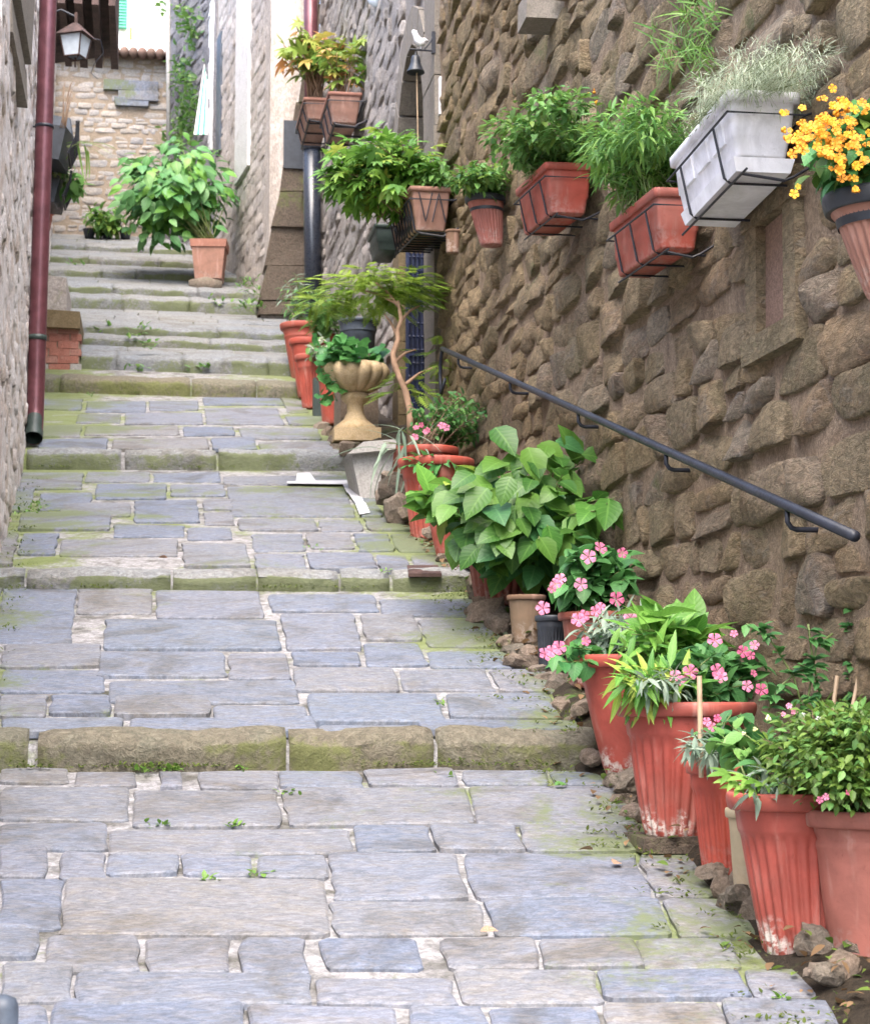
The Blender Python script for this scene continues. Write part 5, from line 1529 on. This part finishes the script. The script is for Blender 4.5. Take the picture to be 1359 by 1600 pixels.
# ------------------------------------------------------------------ boxes on the right wall
def trough(label, X0, X1, Y0, Y1, z0, z1, mat, name='flower_trough', dz=0., panels=False, tray=False, tap=.15, cat='flower box', group='flower troughs hung on the right wall'):
    """X0 street side, X1 wall side, Y0 near end; dz raises the far end"""
    root = empty(name, ((X0 + X1) / 2, (Y0 + Y1) / 2, z0), label, cat, group)
    W_, Ln, H = X1 - X0, Y1 - Y0, z1 - z0; rim = .032
    def Z(z, y): return z + dz * (y - Y0) / Ln
    def ringv(x0, x1, y0, y1, z): return [Vector((x0, y0, Z(z, y0))), Vector((x1, y0, Z(z, y0))), Vector((x1, y1, Z(z, y1))), Vector((x0, y1, Z(z, y1)))]
    t = W_ * tap
    def rounded(x0, x1, y0, y1, z, r=.018):
        out = []
        for (cx_, cy_, a0) in ((x0 + r, y0 + r, math.pi), (x1 - r, y0 + r, 1.5 * math.pi), (x1 - r, y1 - r, 0), (x0 + r, y1 - r, .5 * math.pi)):
            for k in range(4):
                a = a0 + k * math.pi / 6; px_, py_ = cx_ + r * math.cos(a), cy_ + r * math.sin(a)
                out.append(Vector((px_, py_, Z(z, py_))))
        return out
    def shell(rings, cap0=True, cap1=False):
        vs = []; fs = []; n = len(rings[0])
        for r_ in rings: vs += r_
        for i in range(len(rings) - 1):
            for k in range(n): fs.append((i * n + k, i * n + (k + 1) % n, (i + 1) * n + (k + 1) % n, (i + 1) * n + k))
        if cap0: fs.append(tuple(reversed(range(n))))
        if cap1: fs.append(tuple((len(rings) - 1) * n + k for k in range(n)))
        return vs, fs
    e = .014
    mb = MB(root.location)
    mb.add(*shell([rounded(X0 + t + .004, X1 - t - .004, Y0 + t + .004, Y1 - t - .004, z0), rounded(X0 + t, X1 - t, Y0 + t, Y1 - t, z0 + .008), rounded(X0 + t * .75, X1 - t * .75, Y0 + t * .75, Y1 - t * .75, z0 + H * .3),
                   rounded(X0 + t * .75 - .004, X1 - t * .75 + .004, Y0 + t * .75 - .004, Y1 - t * .75 + .004, z0 + H * .32), rounded(X0 + e, X1 - e, Y0 + e, Y1 - e, z1 - rim)]))
    body = mb.put('trough', M[mat], root, True, loc=(0, 0, 0))
    mb = MB(root.location)
    mb.add(*shell([rounded(X0 + e, X1 - e, Y0 + e, Y1 - e, z1 - rim), rounded(X0, X1, Y0, Y1, z1 - rim), rounded(X0 - .002, X1 + .002, Y0 - .002, Y1 + .002, z1 - .003), rounded(X0, X1, Y0, Y1, z1), rounded(X0 + e * 1.3, X1 - e * 1.3, Y0 + e * 1.3, Y1 - e * 1.3, z1), rounded(X0 + e * 1.6, X1 - e * 1.6, Y0 + e * 1.6, Y1 - e * 1.6, z1 - .05)], False))
    rm = mb.put('rim', M[mat], root, True, loc=(0, 0, 0)); rm.parent = body
    for ob in (body, rm):
        ob.data.shade_smooth()
    mb = MB(root.location); mb.add(*shell([rounded(X0 + e * 1.5, X1 - e * 1.5, Y0 + e * 1.5, Y1 - e * 1.5, z1 - .03), rounded(X0 + .07, X1 - .07, Y0 + .1, Y1 - .1, z1 - .012)], False, True)); mb.put('soil', M['soil'], root, loc=(0, 0, 0))
    if panels:
        for k in range(3):
            ya = Y0 + t + .05 + k * (Ln - 2 * t - .1) / 3 + .02; yb = ya + (Ln - 2 * t - .1) / 3 - .04
            mb = MB(root.location); c = []
            for z in (z0 + .06, z1 - .06):
                x = X0 + t * (1 - (z - z0) / H) 
                for (xx_, y_) in ((x - .006, ya), (x + .01, ya), (x + .01, yb), (x - .006, yb)): c.append(Vector((xx_, y_, Z(z, y_))))
            mb.hexa(c); o = mb.put('panel', M[mat], body, loc=(0, 0, 0))
    return root
def tray(label, X0, X1, Y0, Y1, z0, z1, mat, dz=0):
    root = empty('drip_tray', ((X0 + X1) / 2, (Y0 + Y1) / 2, z0), label, 'tray')
    mb = MB(root.location)
    c = [Vector((x, y, z + dz * (y - Y0) / (Y1 - Y0))) for z, e in ((z0, .012), (z1, 0)) for x, y in ((X0 + e, Y0 + e), (X1 - e, Y0 + e), (X1 - e, Y1 - e), (X0 + e, Y1 - e))]
    mb.hexa(c); mb.put('tray', M[mat], root, loc=(0, 0, 0)); return root
def rack(label, X0, X1, Y0, Y1, z0, z1, dz=0., bars=3, r=.0042, low=.0, loops=True):
    root = empty('wire_rack', (X1, (Y0 + Y1) / 2, z0), label, 'wire holder', 'black wire holders on the right wall')
    def P_(x, y, z): return Vector((x, y, z + dz * (y - Y0) / (Y1 - Y0)))
    g = .012; H = z1 - z0; t = (X1 - X0) * .15
    hx0, hx1, hy0, hy1 = X0 - g + t * .25, X1 + g, Y0 - g + t * .25, Y1 + g
    mb = MB(root.location); zt = z0 + H * .70
    mb.tube([P_(hx0, hy0, zt), P_(hx1, hy0, zt), P_(hx1, hy1, zt), P_(hx0, hy1, zt)], r, 6, closed=True)
    mb.put('hoop', M['wire'], root, loc=(0, 0, 0))
    bx0, bx1 = X0 + t - g * .4, X1 - t + g
    for k in range(bars):
        y = Y0 + (Y1 - Y0) * (k + .5) / bars if bars > 2 else Y0 + (Y1 - Y0) * (.22 + .56 * k)
        mb = MB(root.location)
        mb.tube([P_(hx0, y, zt), P_(bx0, y, z0 + .01), P_(bx0 + .02, y, z0 - r * 1.4), P_(bx1 + .05, y, z0 - r * 1.4), P_(WX, y, z0 - r * 1.4)], r, 6); mb.put('cross_wire', M['wire'], root, loc=(0, 0, 0))
    mb = MB(root.location)
    for x in (bx0 + .02,): mb.tube([P_(x, Y0 - .02, z0 - r * 3), P_(x, Y1 + .02, z0 - r * 3)], r, 6)
    if loops:
        mb.tube([P_(bx0 + .02, Y0 + .03, z0 - r * 3), P_(bx1 - .03, Y0 + .02, z0 - r * 3 - .02), P_(bx1, Y0 + .02, z0 - .02), P_(WX + .0, Y0 + .04, z0 + .03)], r * 1.2, 6)
        mb.tube([P_(hx1, hy0, zt), P_(WX + .01, hy0 + .01, zt + .02)], r, 6)
    mb.put('bottom_wire', M['wire'], root, loc=(0, 0, 0))
    return root

# white box
b5 = trough('long white flower trough with dusty grey herb in a black wire holder', 1.757, 1.995, 5.60, 6.28, 1.70, 1.90, 'white_pot', dz=-.03, panels=True)
tray('white drip tray with stained underside below the white trough', 1.785, 1.985, 5.64, 6.24, 1.655, 1.698, 'white_pot', dz=-.03)
rack('black wire holder around the white trough', 1.757, 1.995, 5.60, 6.28, 1.655, 1.90, dz=-.03, bars=2)
shoots(b5, Vector((1.88, 5.9, 1.87)), ell(1190, 132, 112, 40, 5.6, .40), 230, 'thread', 'santo', .036, 40, base_r=.2, t0=.15, stemr=.0015, stem='stem', shell=.1, lift=.1)
mound(b5, ell(1180, 134, 108, 36, 5.6, .38), 1800, 'thread', ['santo'], .05, .2)
# near red box B4
b4 = trough('red flower trough with feathery grass below and left of the white trough', 1.80, 1.99, 6.63, 7.33, 1.65, 1.87, 'box_red', dz=.037)
rack('black wire holder around the second red trough', 1.80, 1.99, 6.63, 7.33, 1.65, 1.87, dz=.037, bars=3)
shoots(b4, Vector((1.9, 6.95, 1.87)), ell(1005, 232, 95, 48, 7.2, .32), 120, 'lance', 'herb', .08, 10, base_r=.15, t0=.2, stemr=.002, shell=.1, lift=-.1, mats=['herb', 'grass'])
shoots(b4, Vector((1.87, 6.8, 1.87)), ell(1000, 270, 30, 26, 6.95, .1), 12, 'small', 'grass', .035, 8, base_r=.08, t0=.3, stemr=.002)
mound(b4, ell(1005, 222, 98, 54, 6.85, .4), 1300, 'lance', ['herb', 'grass', 'herb'], .065)
# B3
b3 = trough('red flower trough with mounded herbs and yellow blooms', 1.757, 1.985, 8.34, 9.06, 2.22, 2.449, 'box_red', dz=.06)
rack('black wire holder around the third red trough', 1.757, 1.985, 8.34, 9.06, 2.22, 2.449, dz=.06, bars=3)
shoots(b3, Vector((1.88, 8.65, 2.44)), ell(862, 222, 92, 42, 8.8, .36), 120, 'small', 'herb', .055, 12, base_r=.2, t0=.3, stemr=.002, shell=.1, lift=-.1)
mound(b3, ell(862, 205, 92, 50, 8.4, .4), 1500, 'small', ['herb', 'herb', 'bush'], .05)
flowers(b3, [(918, 150), (926, 146), (938, 138), (946, 142), (955, 135), (962, 140), (968, 130), (945, 155), (935, 165), (950, 160), (940, 175)], 8.5, .042, 'yellow', 'snap')
# brown clay pot between
pc3, tc3, _ = pot('hanging_pot', 'brown clay wall pot hanging between the two red troughs', 'wall pot', 980, 236, 305, 78, 60, 7.75, 'clay_brown', 'smooth')
shoots(pc3, tc3, ell(975, 215, 40, 25, 7.7, .12), 16, 'small', 'herb', .045, 8, base_r=.06)
# hanging ribbed pot, right edge
b6, t6_, r6_ = pot('hanging_pot', 'ribbed terracotta hanging pot with dark rim and yellow flowers at the right edge', 'wall pot', 1372, 306, 470, 178, 84, 4.86, 'terra_pale', 'ribbed', bx=1400, rimh=.05)
for o in b6.children_recursive:
    if o.name.startswith('rim'): o.data.materials[0] = M['black_plastic']
shoots(b6, t6_, ell(1330, 240, 100, 72, 4.82, .17), 54, 'ovate', 'imp', .062, 9, base_r=.08, stemr=.003, mats=['imp', 'bush', 'ger'], shell=.1)
yp = [(random.gauss(1290, 34), random.gauss(212, 32)) for _ in range(95)] + [(1330, 190), (1345, 180), (1318, 162), (1340, 165), (1312, 255), (1335, 262), (1350, 250), (1240, 225), (1250, 232), (1228, 222), (1258, 200), (1300, 170), (1240, 303), (1330, 300), (1346, 215), (1352, 230)]
yp = [(max(1222, x), y) for x, y in yp]
flowers(b6, yp[::2], 4.66, .030, 'yellow', 'snap')
flowers(b6, yp[1::2] + [(x + 6, y - 5) for x, y in yp[::2]], 4.64, .036, 'yellow', 'flower')
# ribbed wall pot B2
b2, t2_, r2_ = pot('hanging_pot', 'small ribbed brown red wall pot with dark rim right of the doorway', 'wall pot', 757, 308, 384, 64, 34, 10.7, 'terra_plain', 'ribbed', bx=768, rimh=.04)
for o in b2.children_recursive:
    if o.name.startswith('rim'): o.data.materials[0] = M['black_plastic']
shoots(b2, t2_, ell(757, 280, 46, 27, 10.7, .16), 34, 'small', 'herb', .065, 9, base_r=.06, shell=.1)
mound(b2, ell(757, 282, 52, 28, 10.6, .2), 420, 'small', ['herb', 'bush'], .06)
# B1 large box with scroll rack
b1 = trough('long pale terracotta trough with maple like leaves in a scrolled iron holder', 1.704, 1.99, 12.47, 13.6, 3.16, 3.457, 'terra_pale', dz=.12)
rk1 = rack('scrolled black iron holder around the pale trough beside the doorway', 1.704, 1.99, 12.47, 13.6, 3.16, 3.457, dz=.12, bars=9, r=.007)
mb = MB(rk1.location)
for (xa, xb, s) in ((1.76, 1.85, 1), (1.85, 1.94, -1)):
    pts = []
    for k in range(17):
        t = k / 16; pts.append(Vector((xa + (xb - xa) * t, 12.455, 3.21 + .2 * abs(1 - 2 * t) if s == 1 else 3.21 + .2 * (1 - abs(1 - 2 * t)))))
    mb.tube(pts, .005, 6)
for y in (12.6, 12.75, 12.9, 13.05, 13.2, 13.35):
    pts = [Vector((1.72 + .0 * k, y + .05 * math.cos(k * .6), 3.18 + .25 * k / 12 - .03 * math.sin(k * .6))) for k in range(13)]
    mb.tube(pts, .006, 6)
mb.put('scrolls', M['wire'], rk1, loc=(0, 0, 0))
shoots(b1, Vector((1.83, 13.0, 3.37)), ell(592, 268, 92, 62, 13.0, .5), 80, 'maple', 'maple', .13, 8, base_r=.3, t0=.25, stem='woody', stemr=.005, shell=.1)
shoots(b1, Vector((1.9, 12.6, 3.37)), ell(690, 270, 35, 22, 12.5, .2), 20, 'small', 'herb', .07, 8, base_r=.08)
mound(b1, ell(600, 272, 96, 62, 12.9, .5), 420, 'maple', ['maple', 'maple', 'herb'], .13)
trough('dark green plastic trough hanging left of the scrolled holder', 1.68, 1.9, 14.3, 14.8, 3.46, 3.66, 'green_black', name='wall_trough')
# small brown pot by the doorway
pot('hanging_pot', 'small brown clay cup hanging below the pale trough', 'wall pot', 707, 360, 396, 24, 20, 12.2, 'clay_brown', 'smooth')
# B0 two boxes
b0 = trough('red wall box with autumn tinted leaves, nearer of the pair high on the wall', 1.66, 1.99, 18.0, 18.9, 5.60, 5.89, 'terra_pale', cat='flower box', group='pair of wall boxes above the downpipe')
b0b = trough('red wall box with leafy twigs, farther of the pair high on the wall', 1.59, 1.92, 20.1, 21.2, 6.28, 6.5, 'terra_pale', cat='flower box', group='pair of wall boxes above the downpipe')
rack('black wire shelf holding the nearer high wall box', 1.66, 1.99, 18.0, 18.9, 5.60, 5.89, bars=3, r=.009)
rack('black wire shelf holding the farther high wall box', 1.59, 1.92, 20.1, 21.2, 6.28, 6.5, bars=3, r=.009)
shoots(b0b, Vector((1.75, 20.4, 6.5)), ell(490, 70, 55, 44, 20.2, .4), 34, 'maple', 'autumn', .2, 6, base_r=.1, t0=.45, stem='bark', stemr=.012, shell=.1)
shoots(b0, Vector((1.83, 18.3, 5.88)), ell(548, 85, 40, 44, 18.2, .3), 16, 'maple', 'autumn', .16, 5, base_r=.1, t0=.4, stem='bark', stemr=.007, shell=.1)

# weeds growing out of the wall
wd = empty('wall_weeds', atX(1080, 70, WX - .02), 'tuft of bright grass growing out of the wall above the red trough', 'grass tuft')
F = Foliage(wd.location)
for (x, y) in [(1100, 5), (1085, 30), (1110, 40), (1070, 60), (1125, 20), (1050, 75), (1090, 95), (1030, 55), (1060, 105), (1110, 80), (1120, 60), (1080, 15), (1105, 22), (1092, 60), (1075, 85), (1120, 100), (1098, 110), (1045, 95)]:
    p = atX(x, y, WX - .03)
    for k in range(16): F.add('blade', 'grass', p + Vector((-.02, random.uniform(-.05, .05), random.uniform(-.03, .03))), frame_of((random.uniform(-1, .1), random.uniform(-.8, .4), random.uniform(-.6, .9)), (-1, -.3, .4)), random.uniform(.05, .13))
F.build(wd, 'blades')

# ------------------------------------------------------------------ rubble wedged under the pots, block under the big pot
mb = MB(atY(1056, 1318, 5.85)); a = atY(1004, 1330, 5.72); b = atY(1102, 1308, 5.72)
mb.box((a.x, 5.72, a.z - .01), (b.x, 6.0, b.z - .001), .004); mb.put('wood_block', M['ashlar'], label='flat brown block under the largest ribbed pot', cat='block')
pts = []
RUB = []
def rub(x, y, Y, w_, h_, spec=None):
    p = atY(x, y, Y); k = random.randrange(14)
    n = 9; mbb = bmesh.new(); bmesh.ops.create_icosphere(mbb, subdivisions=2, radius=.5)
    for v in mbb.verts:
        c = v.co; f_ = 1 + .18 * math.sin(c.x * 9 + p.y * 7) + .15 * math.sin(c.y * 8 + p.y * 13 + c.z * 6) ; v.co = Vector((math.copysign(abs(c.x) ** .7, c.x), math.copysign(abs(c.y) ** .7, c.y), math.copysign(abs(c.z) ** .7, c.z))) * f_
    me = bpy.data.meshes.new('loose_stone'); mbb.to_mesh(me); mbb.free()
    o = link('loose_stone', me, M['rubble'], None, p, spec or 'loose rough stone wedged under the pots at the wall foot', 'stone', None if spec else 'loose stones under the pots')
    if not spec: RUB.append((o, x, w_ * h_))
    s = Y / F_PX; o.scale = (w_ * s, w_ * s * random.uniform(.8, 1.1), h_ * s); o.rotation_euler = (random.uniform(-.2, .2), random.uniform(-.25, .25), random.random() * 3)
for args in [(1140, 1388, 5.3, 44, 34), (1160, 1420, 5.2, 52, 44), (1165, 1375, 5.25, 34, 28), (1110, 1352, 5.75, 50, 34), (1085, 1345, 5.8, 34, 22), (1170, 1460, 5.15, 60, 50), (1212, 1508, 5.0, 50, 30), (1250, 1530, 4.9, 62, 60), (1232, 1505, 4.82, 40, 22), (1285, 1505, 4.85, 60, 34), (1250, 1555, 4.75, 42, 34),
             (1330, 1540, 4.7, 80, 60), (1300, 1580, 4.7, 70, 60), (1350, 1590, 4.6, 70, 60), (1240, 1580, 4.72, 34, 26), (960, 1222, 6.6, 34, 22), (985, 1228, 6.6, 50, 28), (975, 1250, 6.4, 40, 26), (1000, 1275, 6.2, 40, 30), (985, 1300, 6.1, 26, 18),
             (860, 1066, 7.8, 50, 26), (890, 1080, 7.6, 52, 38), (880, 1110, 7.35, 50, 34), (905, 1130, 7.2, 44, 36), (915, 1165, 7.0, 34, 26), (900, 1098, 7.4, 36, 26),
             (790, 1003, 8.3, 26, 18), (805, 1018, 8.2, 34, 18), (832, 1022, 8.1, 32, 20), (815, 1038, 8.0, 44, 22), (845, 1048, 7.9, 34, 20), (700, 875, 9.9, 30, 16), (722, 868, 9.8, 34, 24), (715, 890, 9.7, 40, 22), (765, 962, 8.8, 48, 36), (785, 975, 8.6, 40, 26),
             (618, 765, 11.6, 46, 34), (620, 795, 11.3, 30, 40), (640, 800, 11.2, 24, 26), (612, 748, 11.8, 36, 18), (600, 776, 11.8, 26, 20), (502, 672, 16.2, 20, 22), (516, 678, 15.6, 22, 20), (528, 690, 15.0, 28, 22), (545, 700, 14.2, 24, 20), (1040, 1340, 5.9, 40, 20), (1190, 1440, 5.1, 50, 60)]:
    rub(*args)
ZN = [(0, 575, 'below the urn'), (575, 660, 'beside the grey pedestal'), (660, 740, 'left of the hydrangea pot'), (740, 856, 'at the foot of the hydrangea'), (856, 940, 'below the pink impatiens'),
      (940, 1060, 'left of the largest ribbed pot'), (1060, 1200, 'between the largest and the tall ribbed pot'), (1200, 1400, 'under the two nearest pots')]
RK = ['largest', 'second largest', 'third largest', 'fourth largest', 'fifth largest', 'sixth largest', 'seventh largest', 'eighth largest', 'ninth largest', 'tenth largest', 'smallest']
for a, b, w_ in ZN:
    for k, (o, x, ar) in enumerate(sorted([q for q in RUB if a <= q[1] < b], key=lambda q: -q[2])):
        o['label'] = RK[min(k, 10)] + ' loose stone ' + w_
rub(760, 962, 8.85, 60, 40, 'dark flat stone under the hydrangea pot')

# leaf litter and grit along the pot feet
lt = empty('leaf_litter', (1.7, 5., -.5), 'dead leaves and grit gathered between the pots and the wall', 'leaf litter'); lt['kind'] = 'stuff'
F = Foliage(lt.location)
for k in range(1500):
    X = random.triangular(1.45, 2.03, 1.75); Y = random.uniform(3.9, 12.5)
    F.add(random.choice(['small', 'broad']), random.choice(['dead', 'dead', 'dead', 'bush']), Vector((X, Y, zf(X, Y) + random.uniform(.03, .10) * (1 if X > 1.6 else .25))), frame_of((random.uniform(-1, 1), random.uniform(-1, 1), random.uniform(-.3, .3)), (random.uniform(-.4, .4), random.uniform(-.4, .4), 1)), random.uniform(.015, .05))
F.build(lt, 'litter')
for k in range(70):
    Y = random.uniform(4.0, 12.5); X = random.uniform(1.62, 1.98) if k % 3 else random.uniform(1.58, 1.72)
    me = bpy.data.meshes[[m_.name for m_ in bpy.data.meshes if m_.name.startswith('loose_stone')][k % 30]]
    o = link('pebble', me, None, lt, Vector((X, Y, zf(X, Y) + .05)) - lt.location); q_ = random.uniform(.03, .11); o.scale = (q_, q_ * .8, q_ * .6); o.rotation_euler = (random.uniform(-.3, .3), .2, random.random() * 6)
# small weeds in the joints
jw = empty('joint_weeds', fl(400, 1195, 0), 'little green weeds in the joints at the kerbs and treads', 'weeds')
jw['kind'] = 'stuff'
F = Foliage(jw.location)
for (x, y, i, n) in [(275, 1199, 0, 26), (262, 1203, 0, 10), (225, 1204, 0, 8), (378, 1200, 0, 6), (60, 790, 2, 14), (44, 800, 2, 16), (100, 605, 3, 10), (140, 615, 3, 12), (185, 610, 3, 8), (250, 1290, 0, 6), (360, 1291, 0, 5), (690, 1100, 1, 6), (485, 858, 2, 4),
                     (390, 613, 3, 8), (160, 600, 3, 8), (330, 1375, 0, 5), (400, 1366, 0, 5), (900, 855, 0, 1), (445, 1240, 0, 5), (600, 893, 2, 5), (690, 1215, 0, 4), (1220, 1560, 0, 6)]:
    for k in range(n * 2):
        p = fl(x + random.gauss(0, 9), y + random.gauss(0, 2.5), i)
        F.add('small', 'grass', p, frame_of((random.uniform(-1, 1), random.uniform(-1, 1), random.uniform(.2, .9)), (0, 0, 1)), random.uniform(.012, .035))
for (x, y, Y) in [(390, 470, 23.2), (398, 455, 23.3), (380, 480, 23.2), (405, 480, 22.5), (375, 450, 24), (225, 510, 21.7), (232, 540, 20.6), (210, 525, 21.4), (340, 472, 23.9), (395, 440, 23.6), (160, 516, 21.9), (320, 575, 20.4), (215, 575, 20.4), (118, 415, 27)]:
    for k in range(14):
        p = atY(x + random.gauss(0, 8), y + random.gauss(0, 4), Y)
        F.add('small', random.choice(['grass', 'herb']), p, frame_of((random.uniform(-1, 1), random.uniform(-1, .2), random.uniform(0, .9)), (0, -.3, 1)), random.uniform(.05, .10))
F.build(jw, 'weed_leaves')

# cushions of moss along the feet of the kerbs and in the right-hand gutter
ms = empty('moss_cushions', XY(0, 6.9) + Vector((0, 0, -.2)), 'clumps of yellow green moss along kerb feet and gutter', 'moss'); ms['kind'] = 'stuff'
F = Foliage(ms.location)
def tuft(p, n, r_):
    for k in range(n):
        q = p + Vector((random.gauss(0, r_), random.gauss(0, r_ * .6), 0)); q.z += abs(random.gauss(0, r_ * .25))
        F.add('small', 'moss', q, frame_of((random.uniform(-1, 1), random.uniform(-1, .3), random.uniform(.1, 1)), (0, -.4, 1)), random.uniform(.008, .02))
for k in range(210):
    i = random.choice([1, 1, 2, 3, 4]); X = random.uniform(-.9, 1.7)
    if math.sin(X * 5 + i * 2) < -.2: continue
    p = XY(X, RIS[i - 1][0] - .02); p.z = zseg(i - 1, p.x, p.y) + .004; tuft(p, 11, .03)
for k in range(130):
    Y = random.uniform(3.9, 9.5); X = random.gauss(1.5, .07); tuft(Vector((X, Y, zf(X, Y) + .004)), 9, .03)
for k in range(60):
    Y = random.uniform(7, 14); X = lface(Y) + abs(random.gauss(.05, .08)); tuft(Vector((X, Y, zf(X, Y) + .004)), 9, .03)
F.build(ms, 'moss')

# white paint marks on the paving
pm = empty('paint_mark', fl(520, 760, 2), 'broken white line painted on the slabs beside the urn', 'paint mark')
mb = MB(pm.location)
def patch(pts, i, up_=.006):
    P_ = [fl(x, y, i) + Vector((0, 0, up_)) for x, y in pts]; c = sum(P_, Vector()) / len(P_)
    mb.add([c] + P_, [(0, 1 + k, 1 + (k + 1) % len(P_)) for k in range(len(P_))])
for q_ in ([(462, 753), (465, 741), (484, 740), (494, 753)], [(448, 754), (500, 752.5), (553, 752), (554, 758.5), (500, 758), (448, 757)], [(534, 757), (554, 756), (560, 770), (543, 772)], [(543, 771), (560, 769), (570, 788), (556, 790)], [(556, 789), (570, 787), (579, 803), (562, 806)]):
    patch([(x + random.uniform(-1, 1), y) for x, y in q_], 2, .009)
mb.put('paint', M['paint_white'], pm, loc=(0, 0, 0))

# iron drain cover near the hydrangea
p = fl(664, 890, 2)
q = [fl(638, 898, 2), fl(690, 898, 2), fl(684, 885, 2), fl(636, 885, 2)]
mb = MB(p); mb.hexa([v + Vector((0, 0, -.01)) for v in q] + [v + Vector((0, 0, .007)) for v in q])
mb.put('drain_cover', M['wood'], label='small rusty metal cover in the paving left of the hydrangea pot', cat='drain cover')
# fallen leaves
for (x, y, i, lb) in [(926, 1334, 0, 'curled brown fallen leaf on the wide pale slab'), (958, 1356, 0, 'tiny dark fallen leaf on the wide pale slab'), (262, 875, 2, 'dark fallen leaf near the second kerb'), (750, 1462, 0, 'small reddish fallen leaf near the lower joints'), (866, 1232, 0, 'green fallen leaf below the lowest kerb')]:
    p = fl(x, y, i); me = mesh_from('fallen_leaf', PR['ovate'][0], PR['ovate'][1], True)
    o = link('fallen_leaf', me, M['bark'] if 'green' not in lb else L['herb'], None, p + Vector((0, 0, .012)), lb, 'leaf')
    o.scale = (.045,) * 3; o.rotation_euler = (.3, .4, random.random() * 6)
# rounded bollard top at the bottom-left corner
p = fl(2, 1620, 0); bo = empty('bollard', p, 'rounded dark grey object cut by the bottom left corner', 'bollard')
c = atY(2, 1600, 4.2)
mb = MB(p); base_z = zf(c.x, c.y); mb.lathe((c.x, c.y, base_z), [(.036, -.02), (.036, (c.z - base_z) + .035), (.03, (c.z - base_z) + .052), (.012, (c.z - base_z) + .06), (.001, c.z - base_z + .061)], 20)
mb.put('post', M['grey_plastic'], bo, True, loc=(0, 0, 0))
